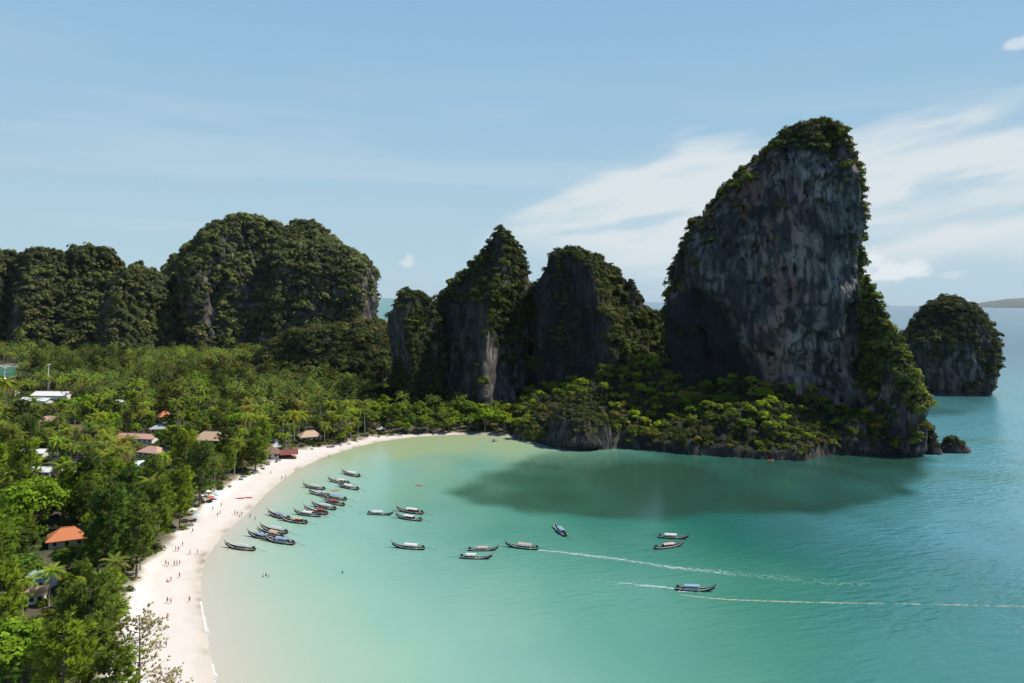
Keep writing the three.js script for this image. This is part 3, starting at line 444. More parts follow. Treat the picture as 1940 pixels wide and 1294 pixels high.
// --- wooded slope along the foot of the towers
const headland = {};
{
  const xs = span(-20, 276, 1.5), zs = span(-690, -412, 1.7);
  const mask = (x, y, z, ny) => clamp(sstep(0.38, 0.62, ny + 0.3 * fbm(x * 0.09, y * 0.1, z * 0.09, 3)) * sstep(3, 6, y));
  const g = gridSheet(xs, zs, headH, () => [0.1, 0.1, 0.1], 12);
  { // push the sea cliff in and out so that it overhangs and breaks up
    const P = g.attributes.position, N = g.attributes.normal.clone();
    for (let i = 0; i < P.count; i++) { const x = P.getX(i), y = P.getY(i), z = P.getZ(i), s = 1 - clamp(N.getY(i)), e = s * (ridge(x * 0.16, y * 0.2, z * 0.16, 3) * 2.2 - 3.2 * sstep(3.2, 0.4, y)); P.setXYZ(i, x + N.getX(i) * e, y, z + N.getZ(i) * e); }
    g.computeVertexNormals();
    const C = g.attributes.color, M = g.attributes.normal; for (let i = 0; i < P.count; i++) { const x = P.getX(i), y = P.getY(i), z = P.getZ(i); C.setXYZ(i, ...mix3(stone(x, y, z, 0.42, 0.3), forestFloor, mask(x, y, z, M.getY(i)))); }
  }
  const o = thing('headland', 'wooded rocky slope dropping to the water along the foot of the rock towers', 'headland'); o.userData.kind = 'structure';
  mesh('rock_slope', g, rockMat, o);
  vegetate(o, g, 77, 0.11, 2.7, (p, n) => (p.y > 3 && polyDist(headPoly, p.x, p.z) > 1 ? 0.25 + 0.75 * sstep(0.3, 0.6, n.y) : 0), 0.95);
}

// ------------------------------------------------------------------ tree kinds
const trunkMat = mat(0.16, 0.125, 0.095, 0.95, { bumpMap: bark, bumpScale: 0.05, vertexColors: false });
const paleTrunk = mat(0.30, 0.27, 0.23, 0.95, { bumpMap: bark, bumpScale: 0.05 });
function protoTree(trunkT, crownT, tm, cm, crownName = 'crown') { const o = new THREE.Group(); mesh('trunk', trunkT.geo(), tm, o); mesh(crownName, crownT.geo(), cm, o); return o; }
function broadleaf(seed, h, w, clumps, per, leaf, col, flat = 0.62) {
  const R = rng(seed), T = new Tris(), B = new Tris(), base = h * 0.34, rx = w / 2, ry = h * flat * 0.55, cy = h - ry * 1.02;
  tube(B, [[0, -1, 0, 0.045 * w * 0.8], [0.1, base * 0.6, 0.1, 0.034 * w * 0.8], [0.2, base, -0.1, 0.03 * w * 0.8]], 8, [1, 1, 1]);
  for (let i = 0; i < clumps; i++) {
    const o = onSphere(R); if (o[1] < -0.25) o[1] *= -0.8; const k = Math.pow(R(), 0.25) * (0.78 + 0.3 * noise(o[0] * 1.7 + seed, o[1] * 1.7, o[2] * 1.7));
    const c = [o[0] * rx * k, cy + o[1] * ry * k, o[2] * rx * k], r = rx * (0.2 + R() * 0.12), tone = 0.7 + R() * 0.6;
    leafClump(T, R, c, r, per, leaf, col.map((v) => v * tone), 0.72);
    if (i % 3 === 0) tube(B, [[0.2, base, -0.1, 0.016 * w], [c[0] * 0.5, lerp(base, c[1], 0.55), c[2] * 0.5, 0.010 * w], [c[0], c[1], c[2], 0.004 * w]], 5, [1, 1, 1]);
  }
  return [B, T];
}
// feathery tree: leaning limbs that end in drooping plumes of needles
function casuarina(seed, h, w, limbs, tufts, needles, len, col, open = 0.16) {
  const R = rng(seed), T = new Tris(), B = new Tris();
  tube(B, [[0, -1, 0, 0.36], [0.2, h * 0.3, 0.1, 0.28], [0.1, h * 0.65, -0.2, 0.17], [0, h * 0.96, 0, 0.04]], 7, [1, 1, 1]);
  for (let i = 0; i < limbs; i++) {
    const t = open + (1 - open) * Math.pow((i + R()) / limbs, 0.85), y0 = t * h * 0.93, a = i * 2.4 + R() * 0.9, reach = w * 0.5 * (0.35 + 0.65 * Math.sin(Math.PI * clamp(0.12 + t * 0.82))) * (0.65 + R() * 0.5), rise = reach * (0.25 + R() * 0.7);
    const end = [Math.cos(a) * reach, Math.min(h * 1.02, y0 + rise), Math.sin(a) * reach], m = [end[0] * 0.55, y0 + rise * 0.38, end[2] * 0.55], tone = 0.68 + R() * 0.62;
    tube(B, [[0, y0, 0, 0.09], [...m, 0.055], [...end, 0.02]], 4, [1, 1, 1]);
    for (let k = 0; k < tufts; k++) {
      const s = 0.3 + 0.7 * (k + R()) / tufts, q = s < 0.5 ? [m[0] * s * 2, lerp(y0, m[1], s * 2), m[2] * s * 2] : [lerp(m[0], end[0], s * 2 - 1), lerp(m[1], end[1], s * 2 - 1), lerp(m[2], end[2], s * 2 - 1)];
      const c = [q[0] + (R() - 0.5) * 1.3, q[1] + (R() - 0.4) * 1.1, q[2] + (R() - 0.5) * 1.3], tn = tone * (0.8 + R() * 0.4);
      const ax = new THREE.Vector3(Math.cos(a) * 0.55 + (R() - 0.5) * 0.7, 0.75 + (R() - 0.5) * 0.5, Math.sin(a) * 0.55 + (R() - 0.5) * 0.7).normalize();
      for (let j = 0; j < needles; j++) {
        const v = new THREE.Vector3((R() - 0.5) * 1.3, (R() - 0.5) * 1.1, (R() - 0.5) * 1.3).add(ax).normalize(), L = len * (0.55 + R() * 0.7), u = new THREE.Vector3(R() - 0.5, R() - 0.5, R() - 0.5).cross(v).normalize().multiplyScalar(len * 0.09);
        const s0 = [c[0] + v.x * 0.1, c[1] + v.y * 0.1, c[2] + v.z * 0.1], b = tn * (0.8 + R() * 0.4), dr = -0.16 * L;
        T.tri([s0[0] - u.x, s0[1] - u.y, s0[2] - u.z], [s0[0] + u.x, s0[1] + u.y, s0[2] + u.z], [c[0] + v.x * L, c[1] + v.y * L + dr, c[2] + v.z * L], col.map((x) => x * b), [v.x * 0.6 + Math.cos(a) * 0.3, 0.55, v.z * 0.6 + Math.sin(a) * 0.3]);
      }
    }
  }
  return [B, T];
}
function palm(seed, h, fronds, segs, len, col, rough = false) {
  const R = rng(seed), T = new Tris(), B = new Tris(), lx = (R() - 0.5) * 2.6, lz = (R() - 0.5) * 2.6;
  const pts = [0, 0.25, 0.5, 0.75, 1].map((t) => [lx * t * t, -0.6 + t * (h + 0.6), lz * t * t, 0.22 - 0.09 * t + (t === 0 ? 0.12 : 0)]); tube(B, rough ? [pts[0], pts[2], pts[4]] : pts, rough ? 5 : 7, [1, 1, 1]);
  const top = [lx, h, lz];
  for (let i = 0; i < fronds; i++) {
    const a = i * 2.399 + R() * 0.35, up = 1.15 - 1.75 * (i / fronds) + (R() - 0.5) * 0.25, L = len * (0.85 + R() * 0.3), dead = i > fronds * 0.86 && R() < 0.5;
    const b = 0.75 + R() * 0.5, cc = dead ? [0.16, 0.10, 0.04] : col.map((v) => v * b);
    let p = [...top], el = up; const step = L / segs, rib = [p.slice()];
    for (let s = 0; s < segs; s++) { p = [p[0] + Math.cos(a) * Math.cos(el) * step, p[1] + Math.sin(el) * step, p[2] + Math.sin(a) * Math.cos(el) * step]; rib.push(p.slice()); el -= 1.55 / segs * (0.7 + 0.6 * s / segs); }
    const side = [-Math.sin(a), 0, Math.cos(a)];
    for (let s = 0; s < segs; s++) for (const sg of [-1, 1]) {
      const q = rib[s], r = rib[s + 1], w = len * 0.19 * Math.sin(Math.PI * clamp(0.16 + 0.8 * (s + 0.5) / segs)), fx = (r[0] - q[0]) * 0.75, fy = (r[1] - q[1]) * 0.75, fz = (r[2] - q[2]) * 0.75, dn = -0.42 * w - R() * 0.12;
      const tip = (o) => [o[0] + side[0] * sg * w + fx, o[1] + dn + fy, o[2] + side[2] * sg * w + fz], mid = [(q[0] + r[0]) / 2, (q[1] + r[1]) / 2, (q[2] + r[2]) / 2];
      if (rough) T.tri(q, r, tip(mid), cc, [side[0] * sg * 0.2, 0.9, side[2] * sg * 0.2]);
      else { T.tri(q, mid, tip(q), cc, [side[0] * sg * 0.2, 0.9, side[2] * sg * 0.2]); T.tri(mid, r, tip(mid), cc.map((v) => v * (0.85 + R() * 0.3)), [side[0] * sg * 0.2, 0.9, side[2] * sg * 0.2]); }
    }
  }
  return [B, T];
}
const tints = [[1, 1, 1], [1.15, 1.16, 0.85], [0.5, 0.6, 0.66], [1.38, 1.36, 0.76], [0.66, 0.85, 0.85], [1.25, 1.5, 0.7], [1.5, 0.95, 1.1]];
const tintWord = ['mid green', 'yellowish', 'dark green', 'golden green', 'cool green', 'bright green', 'brownish'];
const leafMats = tints.map(([a, b, c]) => leafMat([a * 1.17, b * 1.14, c]));
const P3 = (f, seeds) => seeds.map((s, i) => f(s, i));
const nearBroad = P3((s, i) => protoTree(...broadleaf(s, 14, 13, 58, 62, 0.62, [0.115, 0.165, 0.022], 0.7), trunkMat, leafMats[0]), [301, 302, 303]);
const midBroad = P3((s, i) => protoTree(...broadleaf(s, 12, 11, 30, 38, 0.85, [0.115, 0.165, 0.022], 0.72), trunkMat, leafMats[0]), [311, 312, 313, 314]);
const slopeTree = P3((s, i) => protoTree(...broadleaf(s, 8.5, 9.5, 20, 46, 0.72, [0.165, 0.205, 0.026], 0.8), trunkMat, leafMats[0]), [321, 322, 323, 324]);
const nearFeather = P3((s, i) => protoTree(...casuarina(s, 24, 11.5, 74, 7, 24, 1.6, [0.115, 0.165, 0.028]), trunkMat, leafMats[0]), [331, 332, 333]);
const midFeather = P3((s, i) => protoTree(...casuarina(s, 19, 9, 46, 5, 16, 1.8, [0.120, 0.150, 0.028]), trunkMat, leafMats[0]), [341, 342]);
const sparseFeather = protoTree(...casuarina(351, 17, 14, 46, 9, 13, 0.85, [0.25, 0.22, 0.06], 0.14), trunkMat, leafMats[0]);
const nearPalm = P3((s, i) => protoTree(...palm(s, 11 + i * 2, 22, 7, 4.6, [0.150, 0.185, 0.030]), paleTrunk, leafMats[0]), [361, 362, 363]);
const farPalm = P3((s, i) => palm(s, 12 + i * 1.5, 13, 4, 5.0, [0.118, 0.156, 0.034], true), [371, 372, 373]);
const farBroad = P3((s, i) => broadleaf(s, 12, 12, 18, 24, 1.15, [0.060, 0.088, 0.018], 0.7), [381, 382, 383]);
const farFeather = P3((s, i) => casuarina(s, 17, 9, 30, 4, 10, 2.2, [0.095, 0.105, 0.028]), [391]);

// ------------------------------------------------------------------ buildings: seen between the trees
const WALL = { white: mat(0.70, 0.68, 0.63), cream: mat(0.55, 0.48, 0.36), wood: mat(0.17, 0.10, 0.06) };
const ROOF = { orange: mat(0.50, 0.17, 0.07), thatch: mat(0.36, 0.26, 0.175, 0.95), tan: mat(0.45, 0.31, 0.21), pink: mat(0.45, 0.27, 0.21), white: mat(0.60, 0.60, 0.58), blue: mat(0.58, 0.68, 0.74), green: mat(0.34, 0.46, 0.40), grey: mat(0.36, 0.37, 0.36), red: mat(0.17, 0.05, 0.035), brown: mat(0.19, 0.12, 0.085) };
const dark = mat(0.012, 0.012, 0.014, 0.6), timber = mat(0.20, 0.13, 0.08);
for (const m of [...Object.values(ROOF)]) { m.bumpMap = grain; m.bumpScale = 0.08; }
function slab(T, pts, th, col) { // a sloping roof plane with thickness; pts counter-clockwise from outside
  const dn = pts.map((p) => [p[0], p[1] - th, p[2]]); for (let i = 1; i + 1 < pts.length; i++) { T.tri(pts[0], pts[i], pts[i + 1], col); T.tri(dn[0], dn[i + 1], dn[i], col); }
  pts.forEach((p, i) => { const j = (i + 1) % pts.length; T.quad(p, dn[i], dn[j], pts[j], col); });
}
const blank = [], marks = [];
const place = (x, z) => { let best = 1e9, m; for (const k of marks) { const d = Math.hypot(k[0] - x, k[1] - z); if (d < best) { best = d; m = k; } } const dx = x - m[0], dz = z - m[1]; return (Math.abs(dx) > Math.abs(dz) ? (dx < 0 ? 'left of ' : 'right of ') : dz > 0 ? 'in front of ' : 'behind ') + m[2]; };
// trees that would read alike are told apart by how near they stand
const order = ['nearest', 'second', 'third', 'fourth', 'fifth', 'sixth', 'seventh', 'eighth', 'ninth', 'tenth'];
function tellApart(list) { const by = new Map(); for (const o of list) { const l = o.userData.label; if (!by.has(l)) by.set(l, []); by.get(l).push(o); } for (const a of by.values()) if (a.length > 1) { a.sort((p, q) => p.position.length() - q.position.length()); a.forEach((o, i) => { o.userData.label = (order[i] ?? 'farther') + ' ' + o.userData.label; }); } }
const toTell = [];
const withUv = (g) => { const p = g.attributes.position, u = new Float32Array(p.count * 2); for (let i = 0; i < p.count; i++) u.set([(p.getX(i) + p.getZ(i) * 0.6) / 5, (p.getY(i) + p.getZ(i)) / 5], i * 2); g.setAttribute('uv', new THREE.BufferAttribute(u, 2)); return g; };
function house(name, label, category, px, py, { w = 12, l = 9, hw = 3, hr = 2.6, turn = 0, roof = 'thatch', wall = 'white', form = 'hip', open = false, clear = 0.85, roofY = 5, mark }) {
  const [x, , z] = ground(px, py, roofY), gy = landH(x, z), o = thing(name, label, category, [x, gy, z], turn), W = [1, 1, 1], e = 1.0, X = w / 2, Z = l / 2;
  if (mark) marks.push([x, z, mark]);
  blank.push([x, z, Math.hypot(X, Z) * 0.8 + 1.5, clear]);
  if (!open) {
    const T = new Tris(); box(T, -X, -0.6, -Z, X, hw, Z, W);
    if (form === 'gable') { for (const s of [-X, X]) T.tri([s, hw, -Z], [s, hw, Z], [s, hw + hr * 0.94, 0], W); }
    mesh('wall', withUv(T.geo()), WALL[wall], o);
    const nW = Math.max(2, Math.round(w / 3.2));
    for (let i = 0; i < nW; i++) for (const s of [-1, 1]) { const cx = -X + (i + 0.5) * w / nW, D = new Tris(), isDoor = i === Math.floor(nW / 2) && s > 0; box(D, cx - 0.55, isDoor ? 0 : 0.9, s * Z - 0.03, cx + 0.55, isDoor ? 2.1 : 2.1, s * Z + 0.03, W); mesh(isDoor ? 'door' : 'window', D.geo(), dark, o); }
  } else {
    for (let i = 0; i <= Math.max(2, Math.round(w / 3.5)); i++) for (const s of [-1, 1]) { const T = new Tris(), cx = lerp(-X + 0.2, X - 0.2, i / Math.max(2, Math.round(w / 3.5))); tube(T, [[cx, -0.6, s * (Z - 0.2), 0.11], [cx, hw + 0.1, s * (Z - 0.2), 0.1]], 7, W); mesh('post', T.geo(), timber, o); }
    const T = new Tris(); box(T, -X, -0.6, -Z, X, 0.35, Z, W); mesh('deck', T.geo(), timber, o);
    const K = new Tris(); box(K, -X * 0.6, 0.35, -Z * 0.8, X * 0.6, 1.5, -Z * 0.45, W); mesh('counter', K.geo(), WALL.wood, o);
  }
  const T = new Tris(), a = X + e, b = Z + e, y0 = hw - 0.25, y1 = hw + hr;
  if (form === 'hip') { const r = Math.max(0.2, X - Z * 0.85); slab(T, [[-a, y0, b], [a, y0, b], [r, y1, 0], [-r, y1, 0]], 0.18, W); slab(T, [[a, y0, -b], [-a, y0, -b], [-r, y1, 0], [r, y1, 0]], 0.18, W); slab(T, [[a, y0, b], [a, y0, -b], [r, y1, 0]], 0.18, W); slab(T, [[-a, y0, -b], [-a, y0, b], [-r, y1, 0]], 0.18, W); }
  else if (form === 'tent') { for (let i = 0; i < 8; i++) { const t0 = i / 8 * TAU, t1 = (i + 1) / 8 * TAU, q = (t, f, y) => [Math.cos(t) * a * f, y, Math.sin(t) * b * f]; slab(T, [q(t1, 1, y0), q(t0, 1, y0), q(t0, 0.35, y0 + hr * 0.42), q(t1, 0.35, y0 + hr * 0.42)], 0.05, W); slab(T, [q(t1, 0.35, y0 + hr * 0.42), q(t0, 0.35, y0 + hr * 0.42), [0, y1, 0]], 0.05, W); } }
  else { slab(T, [[-a, y0, b], [a, y0, b], [a, y1, 0], [-a, y1, 0]], 0.16, W); slab(T, [[a, y0, -b], [-a, y0, -b], [-a, y1, 0], [a, y1, 0]], 0.16, W); }
  const r = mesh('roof', withUv(T.geo()), ROOF[roof], o);
  if (form !== 'tent') { const C = new Tris(), rx = form === 'hip' ? Math.max(0.2, X - Z * 0.85) : a; tube(C, [[-rx, y1 + 0.02, 0, 0.16], [rx, y1 + 0.02, 0, 0.16]], 6, W, true); mesh('ridge_cap', withUv(C.geo()), ROOF[roof], r); }
  return o;
}
house('house', 'house with a bright orange hipped roof among the near trees', 'house', 128, 1016, { mark: 'the orange hipped roof', w: 11, l: 8, roof: 'orange', wall: 'cream', turn: 0.5, hr: 3, clear: 1 });
house('house', 'small house with a pale green metal roof among palms, nearest the camera', 'house', 82, 1092, { mark: 'the pale green roof', w: 7, l: 6, roof: 'green', form: 'gable', turn: -0.15, clear: 1, hr: 1.6 });
house('house', 'little house with a dull orange roof below the pale green roof', 'house', 70, 1122, { w: 4, l: 4, roof: 'tan', form: 'gable', turn: 0.4, hr: 1.4 });
house('house', 'house with a pale blue sheet roof near the shore trees', 'house', 277, 880, { mark: 'the pale blue roof', w: 9, l: 8, roof: 'blue', form: 'gable', turn: 0.6, clear: 1, hr: 1.6 });
house('house', 'long white-roofed house among dark trees by the left edge', 'house', 62, 856, { mark: 'the long white house', w: 13, l: 7, roof: 'white', form: 'gable', turn: 0.1, clear: 0.95, hr: 1.4 });
house('house', 'white house half hidden behind feathery trees', 'house', 84, 893, { mark: 'the half hidden house', w: 10, l: 6, roof: 'white', form: 'gable', turn: -0.1, hr: 1.4 });
house('house', 'white-roofed house in front of the pale blue roof, to its left', 'house', 140, 893, { mark: 'the small white house', w: 9, l: 6, roof: 'white', form: 'gable', turn: 0.05, hr: 1.3, clear: 0.8 });
house('warehouse', 'long low white shed nearest the inlet at the far left', 'shed', 100, 750, { mark: 'the white sheds', w: 26, l: 14, roof: 'white', form: 'gable', turn: 0.05, hr: 2.4, hw: 5, clear: 1, roofY: 6 });
house('warehouse', 'white flat shed just in front of the long shed', 'shed', 70, 760, { w: 22, l: 10, roof: 'white', form: 'gable', turn: -0.1, hr: 1.6, hw: 4, clear: 1 });
house('house', 'pink-roofed house at the edge of the far left inlet', 'house', 14, 744, { w: 16, l: 9, roof: 'pink', form: 'gable', turn: 0.15, hr: 2, hw: 3.4, clear: 1 });
house('restaurant', 'large tan thatched hall with a dark open front in the palm grove', 'hall', 400, 833, { mark: 'the large thatched hall', w: 18, l: 11, roof: 'tan', wall: 'white', open: true, turn: -0.1, hr: 4, hw: 3.6, clear: 1 });
house('bungalow', 'tan roof in front of the large thatched hall, nearer the shore', 'bungalow', 356, 866, { mark: 'the tan roof by the shore', w: 12, l: 8, roof: 'tan', turn: 0.35, clear: 0.95 });
house('bungalow', 'pinkish tan roof in line behind the pale blue roof', 'bungalow', 290, 856, { mark: 'the pinkish roof', w: 12, l: 8, roof: 'pink', turn: -0.3, clear: 0.9 });
house('long_house', 'long brown roof with a pale eave in the middle of the palm grove', 'long house', 262, 830, { mark: 'the long brown roof', w: 22, l: 7, roof: 'pink', form: 'gable', turn: -0.12, hr: 2, clear: 0.95 });
house('bungalow', 'tall rust red roof behind the grey-green roof in the grove', 'bungalow', 312, 793, { mark: 'the rust red roof', w: 7, l: 6, roof: 'orange', turn: 0.7, hr: 3.6, hw: 4.5, clear: 0.9 });
house('bungalow', 'grey-green roof in front of the rust red roof', 'bungalow', 302, 813, { w: 9, l: 7, roof: 'grey', turn: 0.2, hr: 2.4, clear: 0.95 });
house('bungalow', 'pale pink roof in the palm grove below the white sheds', 'bungalow', 94, 797, { mark: 'the pale pink roof', w: 11, l: 7, roof: 'pink', turn: 0.2, clear: 0.9 });
house('bungalow', 'narrow brown roof behind a row of palms, left of the long brown roof', 'bungalow', 155, 814, { mark: 'the narrow brown roof', w: 14, l: 6, roof: 'brown', form: 'gable', turn: -0.15, clear: 0.85 });
house('bungalow', 'small white roof deep in the grove in front of the domed hill', 'bungalow', 233, 765, { mark: 'the small white roof', w: 10, l: 7, roof: 'white', form: 'gable', turn: 0.1, clear: 0.9 });
house('beach_bar', 'open beach bar with a dark red roof on the sand', 'beach bar', 541, 860, { mark: 'the beach bar', w: 11, l: 6.5, roof: 'red', form: 'gable', open: true, turn: 0.42, hr: 1.8, hw: 2.6, clear: 1, roofY: 3.4 });
house('bungalow', 'brown thatched roof against the dark red beach bar', 'bungalow', 512, 856, { w: 9, l: 8, roof: 'brown', turn: 0.3, hr: 3.2, clear: 1 });
house('tent', 'white pointed tent pavilion behind the beach bar', 'tent', 523, 845, { w: 5, l: 5, roof: 'white', form: 'tent', open: true, hr: 4, clear: 1 });
house('bungalow', 'tan thatched roof beside the palm trunks at the upper beach', 'bungalow', 587, 825, { mark: 'the upper beach hut', w: 12, l: 8, roof: 'tan', turn: 0.5, hr: 3, clear: 1 });
house('tent', 'pale tent at the far end of the white beach', 'tent', 722, 814, { mark: 'the pale tent', w: 5, l: 4, roof: 'grey', form: 'tent', open: true, hr: 1.6, hw: 2, clear: 1, roofY: 3 });
// two pale masts by the inlet
for (const [px, py, h, label] of [[8, 752, 24, 'slim white mast with a small platform in front of the inlet'], [91, 752, 27, 'slim white mast with dishes behind the white sheds']]) {
  const [x, , z] = ground(px, py, 2), o = thing('mast', label, 'mast', [x, landH(x, z), z]), white = mat(0.75, 0.76, 0.75, 0.5), T = new Tris(), D = new Tris(), A = new Tris();
  tube(T, [[0, -1, 0, 0.55], [0, h * 0.6, 0, 0.4], [0, h, 0, 0.24]], 10, [1, 1, 1], true); mesh('pole', T.geo(), white, o);
  tube(D, [[0, h - 0.8, 0, 0.4], [0, h - 0.3, 0, 1.5], [0, h, 0, 1.5]], 12, [1, 1, 1], true); mesh('platform', D.geo(), white, o);
  tube(A, [[0.5, h * 0.6, 0, 0.8], [0.9, h * 0.62, 0.3, 0.9]], 10, [1, 1, 1], true); mesh('dish', A.geo(), white, o);
}

for (const [px, py, m] of [[1090, 851, 'the dark rock knob'], [880, 812, 'the end of the sand'], [1240, 850, 'the dark cove'], [1460, 868, 'the red kayak'], [1600, 858, 'the grey sea cliff'], [1300, 760, 'the black foot of the wall'], [1500, 740, 'the middle of the wall'], [395, 945, 'the parasols'], [330, 1005, 'the narrow beach'], [240, 1150, 'the wide sand'], [600, 700, 'the wooded ridge'], [760, 770, 'the rock knob peak']]) { const g = ground(px, py, py < 800 ? 30 : 3); marks.push([g[0], g[2], m]); }
// ------------------------------------------------------------------ the near trees, one by one
const placed = [];
{ const [x, , z] = ground(10, 726); blank.push([x, z, 34, 1]); }
const NEAR_TALL = 460;
function plant(list, i, name, label, category, px, py, s, tint, group, turn = i * 1.7) {
  const [x, , z] = ground(px, py, 2), o = copyOf(list[i % list.length], name, [x, landH(x, z) - 0.1, z], turn, s, label, category, group);
  o.children[1].material = leafMats[tint]; placed.push([x, z, 3]); return o;
}
plant(nearBroad, 0, 'rain_tree', 'wide bright green flat-topped tree left of the orange roof', 'tree', 66, 1022, [1.95, 1.6, 1.7], 5);
plant(nearBroad, 1, 'broadleaf_tree', 'dark round tree in front of the orange roof at the left edge', 'tree', 20, 1150, [1.3, 1.1, 1.3], 4);
plant(nearBroad, 2, 'broadleaf_tree', 'bright green leafy tree filling the bottom left corner', 'tree', 40, 1330, [1.45, 1.3, 1.45], 5);
plant(nearBroad, 1, 'broadleaf_tree', 'green leafy tree just above the bottom left corner tree', 'tree', 95, 1285, [1.0, 0.95, 1.0], 5);
plant(nearFeather, 0, 'casuarina_tree', 'tallest feathery green tree right of the orange roof', 'tree', 205, 1105, [1.15, 1.22, 1.15], 4);
plant(nearFeather, 1, 'casuarina_tree', 'feathery tree on the sand edge next to the tallest one', 'tree', 258, 1092, [1.05, 1.0, 1.05], 0);
plant(nearFeather, 2, 'casuarina_tree', 'feathery tree with a dark trunk at the corner of the sand, upbeach of the tallest', 'tree', 297, 1040, [1.0, 1.02, 1.0], 1);
plant(nearFeather, 0, 'casuarina_tree', 'olive feathery tree standing where the beach narrows', 'tree', 340, 998, [0.95, 0.95, 0.95], 3);
plant(nearFeather, 1, 'casuarina_tree', 'feathery tree behind the olive one, inland of the narrow beach', 'tree', 292, 985, [0.95, 0.98, 0.95], 0);
plant(nearFeather, 2, 'casuarina_tree', 'dull feathery tree between the pale blue roof and the beach', 'tree', 244, 1000, [0.95, 0.95, 0.95], 4);
plant(nearFeather, 1, 'casuarina_tree', 'feathery tree directly behind the orange roof', 'tree', 172, 1005, [1, 0.9, 1], 1);
plant(nearFeather, 2, 'casuarina_tree', 'large green feathery tree at the bottom, left of the bare sandy gap', 'tree', 168, 1330, [1.15, 1.12, 1.15], 0);
plant(nearFeather, 0, 'casuarina_tree', 'yellowish feathery tree leaning over the beach edge above the bottom one', 'tree', 196, 1245, [0.9, 0.85, 0.9], 3);
plant(nearFeather, 1, 'casuarina_tree', 'olive feathery tree at the very bottom between leafy corner tree and sand', 'tree', 118, 1400, [1.05, 1.0, 1.05], 3);
plant(nearFeather, 0, 'casuarina_tree', 'low feathery tree at the bottom edge nearest the sparse tree', 'tree', 215, 1385, [0.9, 0.75, 0.9], 1);
plant([sparseFeather], 0, 'sparse_tree', 'thin see-through tree with open branches standing before the sand at the bottom', 'tree', 262, 1318, [1, 1.12, 1], 0);
plant([sparseFeather], 1, 'sparse_tree', 'low open-branched tree at the bottom edge reaching over the sand', 'tree', 312, 1372, [0.8, 0.72, 0.8], 0);
plant(nearPalm, 0, 'coconut_palm', 'yellowish palm with spread fronds between the green roof and the sand', 'palm', 172, 1165, [1.15, 0.82, 1.15], 3);
plant(nearPalm, 1, 'coconut_palm', 'pale green palm leaning over the pale green roof', 'palm', 92, 1150, [1.1, 0.75, 1.1], 5);
plant(nearPalm, 2, 'coconut_palm', 'green palm left of the pale green roof', 'palm', 42, 1165, [1.1, 0.6, 1.1], 5);
plant(nearPalm, 1, 'coconut_palm', 'shorter palm at the left edge beside the pale green roof', 'palm', 18, 1190, [1.05, 0.6, 1.05], 1);
plant(nearBroad, 2, 'broadleaf_tree', 'round green tree behind the yellowish palm', 'tree', 128, 1098, [0.72, 0.7, 0.72], 4);
plant(nearBroad, 0, 'broadleaf_tree', 'green tree hiding the left end of the white houses', 'tree', 118, 985, [1.0, 0.95, 1.0], 4);
plant(midBroad, 1, 'bare_tree', 'pale leafless-looking round tree among palms in the grove', 'tree', 500, 800, [1.5, 1.5, 1.5], 0);
plant(midBroad, 2, 'brown_tree', 'brownish pink round tree beside the pale tree in the grove', 'tree', 562, 805, [1.7, 1.5, 1.5], 0);
plant(nearBroad, 1, 'broadleaf_tree', 'bright lime green tree standing out in the middle of the palm grove', 'tree', 452, 832, [1.55, 1.25, 1.5], 5);
plant(nearFeather, 2, 'casuarina_tree', 'bushy olive feathery tree left of the beach bar', 'tree', 484, 892, [1.25, 0.72, 1.2], 1);
{ const lime = leafMat([1.4, 1.68, 0.75]); for (const o of scene.children) if (/lime green|^wide bright|^bright green leafy/.test(o.userData.label ?? '')) o.children[1].material = lime; }
{ const pale = leafMat([2.6, 1.9, 4.2]), brown = leafMat([2.3, 1.25, 3.2]); for (const o of scene.children) { if (/^bare_tree/.test(o.name)) o.children[1].material = pale; if (/^brown_tree/.test(o.name)) o.children[1].material = brown; } }

